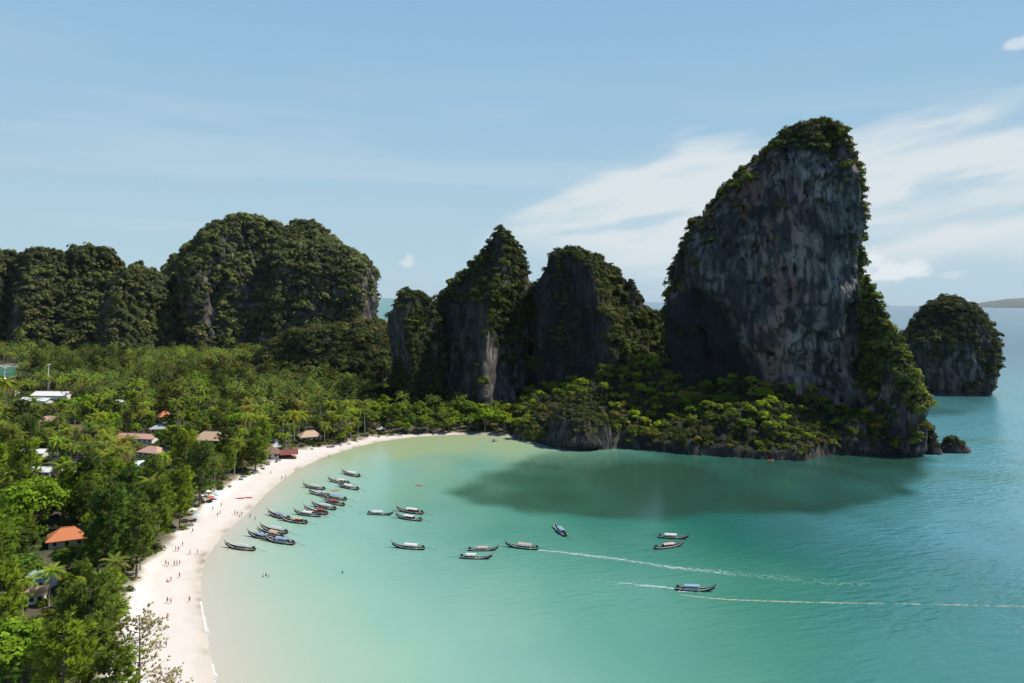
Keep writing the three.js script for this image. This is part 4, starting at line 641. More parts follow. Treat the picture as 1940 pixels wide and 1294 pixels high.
// ------------------------------------------------------------------ the rest of the wood behind the beach
const blocked = (x, z, h) => { // would a tree of this height stand on, or hide, a roof?
  for (const [bx, bz, r, c] of blank) {
    const dx = x - bx, dz = z - bz; if (dx * dx + dz * dz < r * r) return 1;
    const bd = Math.hypot(bx, bz), ux = -bx / bd, uz = -bz / bd, along = dx * ux + dz * uz, across = Math.abs(dx * uz - dz * ux), reach = (h - 3.5) / (EYE - 6) * bd;
    if (along > 0 && along < reach && across < r * 1.05) return c;
  }
  return 0;
};
const inView = (x, z, h) => { const [px, py] = toPx(x, 0, z), [, py2] = toPx(x, h, z); return px > -90 && px < 1330 && py2 < 1400; };
{
  const R = rng(9001), cell = new Map(), key = (x, z) => Math.floor(x / 8) + ':' + Math.floor(z / 8), near = (x, z, r) => { for (let i = -1; i <= 1; i++) for (let j = -1; j <= 1; j++) for (const [a, b, c] of cell.get(Math.floor(x / 8) + i + ':' + (Math.floor(z / 8) + j)) ?? []) if ((a - x) ** 2 + (b - z) ** 2 < Math.min(r, 8) ** 2 * 0.5 + c * c * 0.5) return true; return false; };
  const put = (x, z, r) => { const k = key(x, z); if (!cell.has(k)) cell.set(k, []); cell.get(k).push([x, z, r]); };
  for (const [x, z] of placed) put(x, z, 5);
  const spots = [];
  for (let i = 0; i < 52000; i++) {
    const d = 150 + 880 * Math.sqrt(R()), px = -80 + R() * 1150, [u] = level(px, 700), x = u * d / F, z = -d;
    const sd = polyDist(landPoly, x, z); if (sd < 4) continue;
    if (polyDist(sandPoly, x, z) > -1.5) continue;
    if (x > -20 && polyDist(headPoly, x, z) > -2) continue;
    if (d > 640 && px > 700) continue;
    const mixn = fbm(x * 0.02, 3.3, z * 0.02, 3), edge = lineDist(sandEdge, x, z), p = R();
    let kind;
    if (edge < 22 && d < 420) kind = p < 0.5 ? 'feather' : p < 0.75 ? 'broad' : 'palm';
    else if (d < 330) kind = p < 0.34 ? 'broad' : p < 0.6 ? 'palm' : 'feather';
    else if (px > 690) kind = p < 0.75 ? 'broad' : 'palm';
    else if (d < 620) kind = p < 0.62 - mixn * 0.9 ? 'palm' : p < 0.92 ? 'broad' : 'feather';
    else kind = mixn < 0.12 ? (p < 0.82 ? 'palm' : 'broad') : (p < 0.5 ? 'broad' : p < 0.78 ? 'feather' : 'palm');
    const h = kind === 'feather' ? (d < 330 ? 19 : 16) : kind === 'broad' ? 12 : 14;
    if (!inView(x, z, h) || near(x, z, kind === 'palm' ? 6.1 : 7.0)) continue;
    const low = R() < blocked(x, z, h); put(x, z, kind === 'palm' ? 4 : 5);
    if (low && blank.some(([bx, bz, r]) => (x - bx) ** 2 + (z - bz) ** 2 < r * r)) continue;
    spots.push({ x, z, d, px, kind: low ? 'shrub' : kind, v: R(), w: R(), t: R(), edge });
  }
  spots.sort((a, b) => a.d - b.d);
  const count = { palm: 0, broad: 0, feather: 0, shrub: 0 }, stuff = new Map(), col = new THREE.Color();
  const label = {
    palm: ['coconut palm', 'palm', 'coconut palms in the grove behind the beach', 'coconut_palm'],
    broad: ['round leafy tree', 'tree', 'leafy trees among the palms', 'broadleaf_tree'],
    feather: ['feathery tree', 'tree', 'feathery trees in the wood behind the beach', 'casuarina_tree'],
  };
  for (const s of spots) {
    const y = landH(s.x, s.z) - 0.1, turn = s.w * TAU, sc = (0.7 + s.v * s.v * 0.75) * (s.w > 0.955 ? 1.3 : 1);
    if (s.kind !== 'shrub' && s.d < 640 && count[s.kind] < (s.kind === 'feather' ? 70 : 285)) {
      count[s.kind]++;
      const list = s.kind === 'palm' ? nearPalm : s.kind === 'broad' ? (s.d < 300 ? nearBroad : midBroad) : s.d < 300 ? nearFeather : midFeather, f = s.kind === 'broad' && s.d < 300 ? 0.62 : s.kind === 'feather' && s.d < 300 ? 0.72 : 1;
      const [lb, ct, gp, nm] = label[s.kind], o = copyOf(list[Math.floor(s.t * list.length)], nm, [s.x, y, s.z], turn, [sc * f * (0.9 + s.t * 0.25), sc * f * (0.86 + s.w * 0.24), sc * f], lb, ct, gp), tn = Math.floor(((s.t * 7.3) % 1) * 6.12);
      o.children[1].material = leafMats[tn]; o.userData.label = [s.v > 0.6 ? 'tall' : s.v < 0.3 ? 'small' : '', tintWord[tn], lb, place(s.x, s.z)].filter(Boolean).join(' '); toTell.push(o);
    } else { const k = s.kind; if (!stuff.has(k)) stuff.set(k, []); stuff.get(k).push([s, y, turn, sc]); }
  }
  // beyond those the wood reads as one mass
  const wood = thing('forest', 'mass of palms and trees stretching back to the hills', 'forest'); wood.userData.kind = 'stuff';
  const m4 = new THREE.Matrix4(), q = new THREE.Quaternion(), up = new THREE.Vector3(0, 1, 0), patch = (x, z) => 0.40 + 0.80 * clamp(0.5 + fbm(x * 0.018, 6.6, z * 0.018, 3) * 1.5), plain = new THREE.MeshStandardMaterial({ color: new THREE.Color().setRGB(0.15, 0.12, 0.09), roughness: 0.95, side: THREE.DoubleSide });
  for (const [k, list] of stuff) {
    const shapes = k === 'palm' ? farPalm : k === 'broad' ? farBroad : k === 'feather' ? farFeather : null;
    const geos = shapes ? shapes.map(([B, T]) => [T.geo(), B.geo()]) : bushes.map((b) => [b, null]);
    geos.forEach(([crown, trunk], v) => {
      const mine = list.filter((_, i) => i % geos.length === v); if (!mine.length) return;
      const a = new THREE.InstancedMesh(crown, leafMats[0], mine.length); a.name = 'canopy'; a.userData = { kind: 'stuff' };
      const b = trunk && new THREE.InstancedMesh(trunk, plain, mine.length); if (b) { b.name = 'trunks'; b.userData = { kind: 'stuff' }; wood.add(b); }
      mine.forEach(([s, y, turn, sc], i) => {
        const f = k === 'shrub' ? 1.6 + s.v * 1.2 : sc; m4.compose(new THREE.Vector3(s.x, y, s.z), q.setFromAxisAngle(up, turn), new THREE.Vector3(f, f * (0.9 + s.t * 0.2), f)); a.setMatrixAt(i, m4); b?.setMatrixAt(i, m4);
        const c = tints[Math.floor(((s.t * 7.3) % 1) * 6.12)], g = k === 'shrub' ? GREEN.mid : [1, 1, 1]; const pt = patch(s.x, s.z); a.setColorAt(i, col.setRGB(c[0] * g[0] * pt, c[1] * g[1] * pt, c[2] * g[2] * pt));
      });
      wood.add(a);
    });
  }
  console.log('trees', JSON.stringify(count), 'mass', [...stuff].map(([k, l]) => k + ' ' + l.length).join(', '));
}
// undergrowth along the wood, so that the ground between trunks is not bare
{
  const R = rng(4242), list = [];
  for (let i = 0; i < 30000 && list.length < 5200; i++) { const d = 150 + 560 * Math.sqrt(R()), px = -60 + R() * 1080, [u] = level(px, 700), x = u * d / F, z = -d; if (polyDist(sandPoly, x, z) > 0.5 || polyDist(landPoly, x, z) < 5 || (x > -20 && polyDist(headPoly, x, z) > 0) || blank.some(([a, b, r]) => (a - x) ** 2 + (b - z) ** 2 < (r * 0.8) ** 2)) continue; list.push([x, z]); }
  const o = thing('undergrowth', 'low green bushes growing under and between the trees behind the beach', 'undergrowth'); o.userData.kind = 'stuff';
  const m4 = new THREE.Matrix4(), q = new THREE.Quaternion(), e = new THREE.Euler(), col = new THREE.Color();
  bushes.forEach((b, v) => { const mine = list.filter((_, i) => i % 3 === v), im = new THREE.InstancedMesh(b, bushMat, mine.length); im.name = 'bushes'; im.userData = { kind: 'stuff' }; mine.forEach(([x, z], i) => { const s = 0.9 + R() * 1.7, g = palette[Math.floor(R() * palette.length)], w = 0.8 + R() * 0.6; m4.compose(new THREE.Vector3(x, landH(x, z) - 0.2, z), q.setFromEuler(e.set(0, R() * TAU, 0)), new THREE.Vector3(s, s * 0.9, s)); im.setMatrixAt(i, m4); im.setColorAt(i, col.setRGB(g[0] * w, g[1] * w, g[2] * w)); }); o.add(im); });
}
// trees on the slope under the towers
{
  const R = rng(777), pts = [];
  for (let i = 0; i < 9000 && pts.length < 290; i++) {
    const x = -15 + R() * 280, z = -415 - R() * 190, s = polyDist(headPoly, x, z); if (s < 3) continue; if (s > 95) continue;
    { const [kx, ky] = toPx(x, headH(x, z) + 5, z); if (kx > 1015 && kx < 1160 && ky > 745) continue; } if (pts.some(([a, b]) => (a - x) ** 2 + (b - z) ** 2 < 30)) continue; pts.push([x, z]);
  }
  pts.forEach(([x, z], i) => { const s = 0.6 + R() * 0.6, o = copyOf(slopeTree[i % 4], 'slope_tree', [x, headH(x, z) - 0.8, z], R() * TAU, [s * (0.9 + R() * 0.4), s, s], '', 'tree', 'trees on the slope under the rock towers'), tn = Math.floor(R() * 6.12); o.children[1].material = leafMats[tn]; o.userData.label = (s > 1 ? 'large ' : s < 0.75 ? 'small ' : '') + tintWord[tn] + ' slope tree ' + place(x, z); toTell.push(o); });
}

// ------------------------------------------------------------------ longtail boats
const HULLS = { brown: mat(0.060, 0.030, 0.018, 0.45), red: mat(0.16, 0.028, 0.022, 0.45), black: mat(0.016, 0.014, 0.016, 0.45), plum: mat(0.075, 0.028, 0.03, 0.45), navy: mat(0.02, 0.028, 0.06, 0.45) };
const CANOPY = { white: mat(0.56, 0.55, 0.53, 0.7), blue: mat(0.19, 0.30, 0.42, 0.7), grey: mat(0.42, 0.43, 0.45, 0.7), tan: mat(0.48, 0.36, 0.26, 0.8), red: mat(0.27, 0.06, 0.05, 0.7), pink: mat(0.44, 0.31, 0.29, 0.7) };
const plank = mat(0.36, 0.26, 0.17, 0.7), stripeMat = mat(0.66, 0.63, 0.58, 0.6), metal = mat(0.06, 0.06, 0.065, 0.4, { metalness: 0.6 }), ribbonMat = [mat(0.5, 0.06, 0.05), mat(0.1, 0.3, 0.12), mat(0.55, 0.35, 0.05)];
function boatShapes(canopy) {
  const N = 26, st = [], W = [1, 1, 1];
  for (let i = 0; i <= N; i++) {
    const t = i / N, x = -5.3 + t * 11.6, half = 0.98 * Math.pow(Math.sin(Math.PI * clamp(0.17 + 0.83 * t)), 0.75) * (t > 0.97 ? 0.75 : 1) + 0.05;
    const keel = -0.42 + 1.0 * Math.pow(clamp((t - 0.62) / 0.38), 2.2) * 1.25 + 0.25 * Math.pow(clamp((0.16 - t) / 0.16), 2), sheer = 0.52 + 0.22 * Math.pow(clamp((0.3 - t) / 0.3), 2) + 1.32 * Math.pow(clamp((t - 0.55) / 0.45), 2.3);
    st.push([x, half, keel, Math.max(sheer, keel + 0.12)]);
  }
  const H = new Tris(), S = new Tris(), Dk = new Tris(), sec = ([x, b, k, s], f, off) => [[x, k + off, 0], [x, lerp(k, s, 0.18) + off, b * 0.62 * f], [x, lerp(k, s, 0.6), b * 0.93 * f], [x, s, b * f]];
  for (let i = 0; i < N; i++) for (const sg of [-1, 1]) {
    const a = sec(st[i], 1, 0), b = sec(st[i + 1], 1, 0), ai = sec(st[i], 0.9, 0.07), bi = sec(st[i + 1], 0.9, 0.07), m = (p) => [p[0], p[1], p[2] * sg];
    for (let k = 0; k < 3; k++) { H.quad(m(a[k]), m(b[k]), m(b[k + 1]), m(a[k + 1]), W); H.quad(m(ai[k]), m(bi[k]), m(bi[k + 1]), m(ai[k + 1]), W); }
    const up = (p, f, y) => [p[0], p[1] + y, p[2] * sg * f];  // gunwale
    S.quad(up(a[3], 1.04, 0.03), up(b[3], 1.04, 0.03), up(b[3], 0.86, 0.03), up(a[3], 0.86, 0.03), W); S.quad(up(a[3], 1.04, 0.03), up(b[3], 1.04, 0.03), up(b[3], 1.03, -0.16), up(a[3], 1.03, -0.16), W);
    if (i > 1 && i < 20) Dk.quad([st[i][0], 0.02 + Math.max(0, st[i][2] + 0.3), 0], [st[i + 1][0], 0.02 + Math.max(0, st[i + 1][2] + 0.3), 0], [st[i + 1][0], 0.02 + Math.max(0, st[i + 1][2] + 0.3), st[i + 1][1] * 0.86 * sg], [st[i][0], 0.02 + Math.max(0, st[i][2] + 0.3), st[i][1] * 0.86 * sg], W);
  }
  { const a = sec(st[0], 1, 0), m = (p) => [p[0], p[1], -p[2]]; for (let k = 0; k < 3; k++) H.quad(a[k], a[k + 1], m(a[k + 1]), m(a[k]), W); const e = sec(st[N], 1, 0); for (let k = 0; k < 3; k++) H.quad(e[k], e[k + 1], m(e[k + 1]), m(e[k]), W); }
  const Pw = new Tris(); tube(Pw, [[5.6, 1.1, 0, 0.13], [6.2, 1.7, 0, 0.12], [6.58, 2.15, 0, 0.09], [6.75, 2.38, 0, 0.05]], 6, W, true);
  const C = new Tris(), [c0, c1, cw, ch] = canopy;
  for (let k = 0; k < 8; k++) { const q = (i, y) => { const a = -1 + i / 4; return [cw * a, ch + 0.30 * (1 - a * a) - y]; }, [z0, y0] = q(k, 0), [z1, y1] = q(k + 1, 0); slab(C, [[c0, y0, z0], [c0, y1, z1], [c1, y1 + 0.05, z1], [c1, y0 + 0.05, z0]], 0.05, W); }
  const posts = []; for (const x of [c0 + 0.15, (c0 + c1) / 2, c1 - 0.15]) for (const s of [-1, 1]) { const T = new Tris(); tube(T, [[x, 0.4, s * cw * 0.86, 0.035], [x, ch + 0.03, s * cw * 0.9, 0.03]], 5, W); posts.push(T.geo()); }
  const bench = []; for (const x of [-2.2, -0.9, 0.4, 1.7]) { const T = new Tris(); box(T, x - 0.18, 0.3, -0.82, x + 0.18, 0.37, 0.82, W); bench.push(T.geo()); }
  const E = new Tris(); box(E, -5.15, 0.75, -0.28, -4.3, 1.35, 0.28, W); tube(E, [[-4.7, 0.45, 0, 0.09], [-4.7, 0.8, 0, 0.09]], 6, W); tube(E, [[-4.3, 1.1, 0, 0.04], [-3.4, 1.35, 0.1, 0.03]], 5, W, true);
  const Sh = new Tris(); tube(Sh, [[-5.1, 0.95, 0, 0.05], [-9.3, 0.12, 0.2, 0.035]], 5, W, true);
  const Pr = new Tris(); for (let k = 0; k < 3; k++) { const a = k / 3 * TAU; Pr.quad([-9.3, 0.12, 0.2], [-9.35, 0.12 + Math.cos(a) * 0.16, 0.2 + Math.sin(a) * 0.16], [-9.3, 0.12 + Math.cos(a + 0.5) * 0.2, 0.2 + Math.sin(a + 0.5) * 0.2], [-9.25, 0.12 + Math.cos(a + 0.8) * 0.12, 0.2 + Math.sin(a + 0.8) * 0.12], W); }
  const Rb = new Tris(); tube(Rb, [[6.28, 1.8, 0, 0.17], [6.46, 2.02, 0, 0.17]], 7, W, true); tube(Rb, [[6.4, 1.92, 0.15, 0.06], [6.25, 1.35, 0.3, 0.09], [6.2, 1.0, 0.28, 0.03]], 5, W);
  const Si = new Tris(); for (const s of [-1, 1]) { const y0 = 0.55, y1 = ch * 0.72; Si.quad([c0, y0, s * cw * 0.9], [c1, y0, s * cw * 0.9], [c1, y1, s * cw * 0.91], [c0, y1, s * cw * 0.91], W); }
  return { hull: H.geo(), gunwale: S.geo(), deck: Dk.geo(), prow: Pw.geo(), canopy: C.geo(), posts, bench, engine: E.geo(), shaft: Sh.geo(), propeller: Pr.geo(), ribbon: Rb.geo(), curtain: Si.geo() };
}
const boatKinds = [boatShapes([-2.9, 1.7, 0.92, 1.45]), boatShapes([-3.2, 0.5, 0.9, 1.5]), boatShapes([-1.9, 2.3, 0.9, 1.35])];
function boatProto(kind, hull, canopy, ribbon, curtain) {
  const s = boatKinds[kind], o = new THREE.Group(); const h = mesh('hull', s.hull, HULLS[hull], o); mesh('gunwale', s.gunwale, stripeMat, h); mesh('deck', s.deck, plank, o); const p = mesh('prow', s.prow, HULLS[hull], o); mesh('ribbon', s.ribbon, ribbonMat[ribbon], p);
  mesh('canopy', s.canopy, CANOPY[canopy], o); for (const g of s.posts) mesh('post', g, timber, o); for (const g of s.bench) mesh('bench', g, plank, o); if (curtain) mesh('side_curtain', s.curtain, CANOPY[curtain], o);
  const e = mesh('engine', s.engine, metal, o); const t = mesh('propeller_shaft', s.shaft, metal, o); mesh('propeller', s.propeller, metal, t); return o;
}
const L0 = 'longtail boat', boats = [];
for (const [sx, sy, bx, by, kind, hull, canopy, ribbon, curtain, label, group] of [
  [682, 904, 650, 897, 0, 'red', 'white', 0, null, 'red-brown longtail with tall prow, farthest up the bay of the moored row'],
  [659, 917, 627, 912, 1, 'brown', 'white', 1, 'tan', 'dark longtail with a pale roof, second in the moored row from its far end'],
  [613, 928, 580, 923, 0, 'brown', 'grey', 2, null, 'dark longtail lying apart on the beach side, at the far end of the row'],
  [677, 928, 645, 922, 2, 'brown', 'white', 0, null, 'brown longtail at the seaward side of the far row, behind the blue-roofed one'],
  [622, 941, 590, 935, 1, 'navy', 'grey', 2, 'grey', 'dark blue longtail with a purple-grey cover and white prow'],
  [655, 948, 615, 942, 0, 'brown', 'blue', 1, null, 'longtail with a light blue roof overlapping the dark blue one'],
  [650, 958, 618, 951, 2, 'plum', 'red', 0, 'red', 'longtail with a red and white roof just in front of the light blue roof'],
  [634, 966, 596, 959, 0, 'black', 'grey', 2, null, 'black longtail with grey roof, in the middle of the moored row'],
  [619, 975, 581, 967, 1, 'red', 'red', 1, 'red', 'longtail with red sides and yellow stern in the middle of the row'],
  [604, 979, 564, 974, 2, 'plum', 'white', 0, null, 'brown longtail with white roof end, before the red-sided one'],
  [549, 985, 510, 975, 0, 'brown', 'blue', 1, null, 'longtail with pale blue roof, left one of the pair close to the beach'],
  [579, 992, 538, 986, 1, 'brown', 'tan', 0, 'red', 'longtail with brown roof and pink side, right one of the pair close to the beach'],
  [548, 1012, 494, 1002, 0, 'brown', 'grey', 2, null, 'rearmost longtail of the tight cluster of four near the beach'],
  [538, 1020, 490, 1009, 1, 'black', 'tan', 0, null, 'longtail second from the back in the tight cluster of four'],
  [520, 1023, 477, 1016, 2, 'black', 'blue', 1, null, 'longtail at the beach side of the tight cluster, with blue cover'],
  [557, 1032, 507, 1024, 0, 'plum', 'blue', 1, 'grey', 'front longtail of the tight cluster of four, with blue and white roof'],
  [480, 1043, 434, 1037, 0, 'black', 'grey', 2, null, 'black longtail alone nearest the sand, below the tight cluster'],
  [699, 974, 738, 976, 0, 'black', 'white', 0, null, 'black longtail with white roof pointing right, left of the stacked pair'],
  [799, 974, 758, 968, 0, 'red', 'white', 2, 'red', 'upper longtail of the stacked pair in mid bay, red sides under a white roof'],
  [796, 987, 756, 981, 2, 'plum', 'white', 1, 'red', 'lower longtail of the stacked pair in mid bay'],
  [801, 1041, 751, 1037, 0, 'black', 'white', 0, null, 'black longtail with white roof lying alone in mid bay, prow to the beach'],
  [890, 1043, 936, 1043, 2, 'brown', 'pink', 0, null, 'upper longtail of two side by side in the middle, with long pinkish roof'],
  [875, 1057, 924, 1059, 1, 'black', 'white', 2, null, 'lower longtail of the two side by side in the middle, with short white roof'],
  [1017, 1041, 966, 1036, 0, 'navy', 'pink', 1, null, 'longtail under way towards the beach, drawing a long white wake'],
  [1071, 1016, 1053, 1001, 0, 'navy', 'blue', 0, 'blue', 'longtail with a blue roof seen from its stern'],
  [1250, 1018, 1297, 1021, 0, 'brown', 'white', 1, null, 'upper longtail of the two at the right side of the bay'],
  [1243, 1040, 1287, 1035, 2, 'plum', 'pink', 2, 'red', 'lower longtail of the two at the right side of the bay'],
  [1284, 1117, 1344, 1120, 0, 'navy', 'blue', 0, 'grey', 'dark longtail with blue roof heading out of the bay, nearest the camera'],
]) {
  const a = ground(sx, sy), b = ground(bx, by), o = boatProto(kind, hull, canopy, ribbon, curtain), len = Math.hypot(b[0] - a[0], b[2] - a[2]);
  o.name = numbered('longtail_boat'); o.position.set((a[0] + b[0]) / 2, 0.02, (a[2] + b[2]) / 2); o.rotation.y = Math.atan2(-(b[2] - a[2]), b[0] - a[0]); o.scale.setScalar(clamp(len / 9.4, 0.92, 1.16)); scene.add(o); tag(o, label, L0, 'longtail boats in the bay'); boats.push(o);
}
// small paddle boats
function kayakProto(m) { const o = new THREE.Group(), T = new Tris(), S = new Tris(), W = [1, 1, 1], n = 14, P = (i, a) => { const t = i / n, f = Math.sin(Math.PI * t) ** 0.6; return [-1.9 + 3.8 * t, 0.16 + Math.sin(a) * 0.2 * (0.4 + 0.6 * f) + 0.12 * (2 * t - 1) ** 2, Math.cos(a) * 0.38 * f]; }; for (let i = 0; i < n; i++) for (let k = 0; k < 10; k++) T.quad(P(i, k / 10 * TAU), P(i + 1, k / 10 * TAU), P(i + 1, (k + 1) / 10 * TAU), P(i, (k + 1) / 10 * TAU), W); mesh('hull', T.geo(), m, o); for (const x of [-0.6, 0.6]) { const B = new Tris(); box(B, x - 0.2, 0.33, -0.2, x + 0.2, 0.4, 0.2, W); box(B, x - 0.24, 0.36, -0.2, x - 0.18, 0.62, 0.2, W); mesh('seat', B.geo(), dark, o); } tube(S, [[-0.2, 0.5, -1.0, 0.025], [0.1, 0.55, 1.0, 0.025]], 5, W, true); box(S, -0.28, 0.44, -1.3, -0.12, 0.5, -0.95, W); box(S, 0.02, 0.5, 0.95, 0.2, 0.56, 1.3, W); mesh('paddle', S.geo(), timber, o); return o; }
const kayakRed = kayakProto(mat(0.62, 0.07, 0.05, 0.4)), kayakOrange = kayakProto(mat(0.65, 0.22, 0.05, 0.4));
for (const [px, py, turn, k, label, h] of [[1460, 872, 0.1, 0, 'red kayak in the water under the wooded sea cliff', 0], [455, 946, 0.25, 0, 'red kayak drawn up on the sand, left of its neighbour', 0.5], [470, 944, 0.2, 0, 'red kayak drawn up on the sand, right of its neighbour', 0.4], [636, 930, 0.2, 1, 'orange kayak floating among the moored longtails', 0], [795, 921, -0.2, 1, 'orange and white kayak alone in the far shallows', 0]]) { const [x, , z] = ground(px, py, h), o = copyOf(k ? kayakOrange : kayakRed, 'kayak', [x, h ? landH(x, z) - 0.02 : -0.06, z], turn, 1.15, label, 'kayak', 'kayaks'); }

// ------------------------------------------------------------------ foam: wakes and a line of froth
const foamMat = mat(0.50, 0.60, 0.57, 0.9), frothMat = mat(0.36, 0.38, 0.25, 0.9), surfMat = mat(0.70, 0.70, 0.66, 0.9);
function foamStrip(name, label, pts, width, m, gap, seed, kind = 'stuff') {
  const R = rng(seed), T = new Tris(), g = pts.map(([x, y]) => ground(x, y)), W = [1, 1, 1];
  for (let i = 1; i < g.length; i++) {
    const [ax, , az] = g[i - 1], [bx, , bz] = g[i], L = Math.hypot(bx - ax, bz - az), ux = (bx - ax) / L, uz = (bz - az) / L, n = Math.ceil(L / 0.7);
    for (let k = 0; k < n * 5; k++) { const t = (k + R()) / n / 5, f = (i - 1 + t) / (g.length - 1), dens = 1 - gap - 0.5 * f; if (noise(ax * 0.1 + L * t * 0.22 + seed, az * 0.1, seed) * 0.5 + R() * 0.75 > dens) continue;
      const s = (R() + R() - 1) * width * (0.5 + f), px = ax + ux * L * t - uz * s, pz = az + uz * L * t + ux * s, l = 0.18 + R() * R() * 0.9, w = 0.06 + R() * 0.12, y = 0.03 + R() * 0.02, ring = Array.from({ length: 7 }, (_, q) => { const a = q / 7 * TAU, r = 0.7 + R() * 0.5; return [px + ux * Math.cos(a) * l * r - uz * Math.sin(a) * w * r, y, pz + uz * Math.cos(a) * l * r + ux * Math.sin(a) * w * r]; });
      for (let q = 0; q < 7; q++) T.tri([px, y + 0.04, pz], ring[(q + 1) % 7], ring[q], W); }
  }
  const o = mesh(name, T.geo(), m); tag(o, label, 'foam', null, kind);
}
foamStrip('wake_foam', 'long white wake trailing behind the longtail heading for the beach', [[1017, 1042], [1060, 1046], [1110, 1052], [1160, 1058], [1220, 1067], [1290, 1077], [1350, 1083], [1420, 1090]], 1.3, foamMat, 0.02, 5);
foamStrip('wake_foam', 'short white wake at the stern of the longtail heading out', [[1282, 1116], [1262, 1113], [1215, 1109], [1170, 1104]], 0.9, foamMat, -0.1, 6);
foamStrip('bow_foam', 'thin white water along the side of the longtail heading out', [[1286, 1120], [1310, 1121], [1338, 1121]], 0.6, foamMat, 0.2, 7);
foamStrip('froth_line', 'thin yellowish line of froth drifting across the right of the bay', [[1288, 1127], [1330, 1132], [1380, 1136], [1450, 1139], [1560, 1142], [1700, 1144], [1850, 1147], [1960, 1150]], 0.5, frothMat, 0.15, 8);
const churn = mat(0.17, 0.35, 0.29, 0.9);
foamStrip('churned_water', 'broad pale churned water around and beyond the long white wake', [[1017, 1042], [1060, 1046], [1160, 1058], [1290, 1077], [1420, 1090], [1540, 1101], [1660, 1110]], 3.0, churn, -0.15, 15);
foamStrip('churned_water', 'pale churned water behind the longtail heading out', [[1282, 1116], [1262, 1113], [1215, 1109], [1160, 1103], [1100, 1096]], 2.6, churn, 0.0, 16);
foamStrip('shore_foam', 'small white breaking ripple at the edge of the sand', [[380, 1140], [384, 1158], [387, 1176], [392, 1196], [396, 1206]], 0.45, surfMat, 0.25, 9);
foamStrip('shore_foam', 'tiny white ripple at the bottom edge of the beach', [[402, 1258], [406, 1275], [411, 1292]], 0.45, surfMat, 0.35, 10);

// ------------------------------------------------------------------ people: bodies from joined tapered limbs
function bodyField(bones, res, size, centre) {
  const mc = new MarchingCubes(res, new THREE.MeshBasicMaterial(), false, false, 120000); mc.isolation = 0;
  const V = (p) => new THREE.Vector3(...p); const B = bones.map(([a, ra, b, rb]) => [V(a), ra, V(b), rb]); const q = new THREE.Vector3(), ab = new THREE.Vector3();
  for (let z = 0; z < res; z++) for (let y = 0; y < res; y++) for (let x = 0; x < res; x++) {
    q.set((x / (res / 2) - 1) * size + centre[0], (y / (res / 2) - 1) * size + centre[1], (z / (res / 2) - 1) * size + centre[2]); let s = 0;
    for (const [a, ra, b, rb] of B) { ab.subVectors(b, a); const t = clamp(q.clone().sub(a).dot(ab) / (ab.lengthSq() || 1)), d = q.distanceTo(a.clone().addScaledVector(ab, t)) - lerp(ra, rb, t); if (d < 0.25) s += Math.exp(-d * 60); }
    mc.field[x + y * res + z * res * res] = s > 0 ? clamp(Math.log(s) / 60, -0.3, 0.3) : -0.3;
  }
  mc.update(); const n = mc.count, g = new THREE.BufferGeometry(), p = Array.from(mc.positionArray.slice(0, n * 3)).map((v, i) => v * size + centre[i % 3]);
  g.setAttribute('position', new THREE.Float32BufferAttribute(p, 3)); g.computeVertexNormals(); return g;
}
const SKIN = [mat(0.42, 0.24, 0.16, 0.7), mat(0.25, 0.13, 0.08, 0.7)], CLOTH = { red: mat(0.5, 0.05, 0.05), black: mat(0.02, 0.02, 0.025), blue: mat(0.05, 0.12, 0.35), white: mat(0.7, 0.7, 0.7), orange: mat(0.6, 0.2, 0.04) }, HAIR = mat(0.02, 0.015, 0.012);
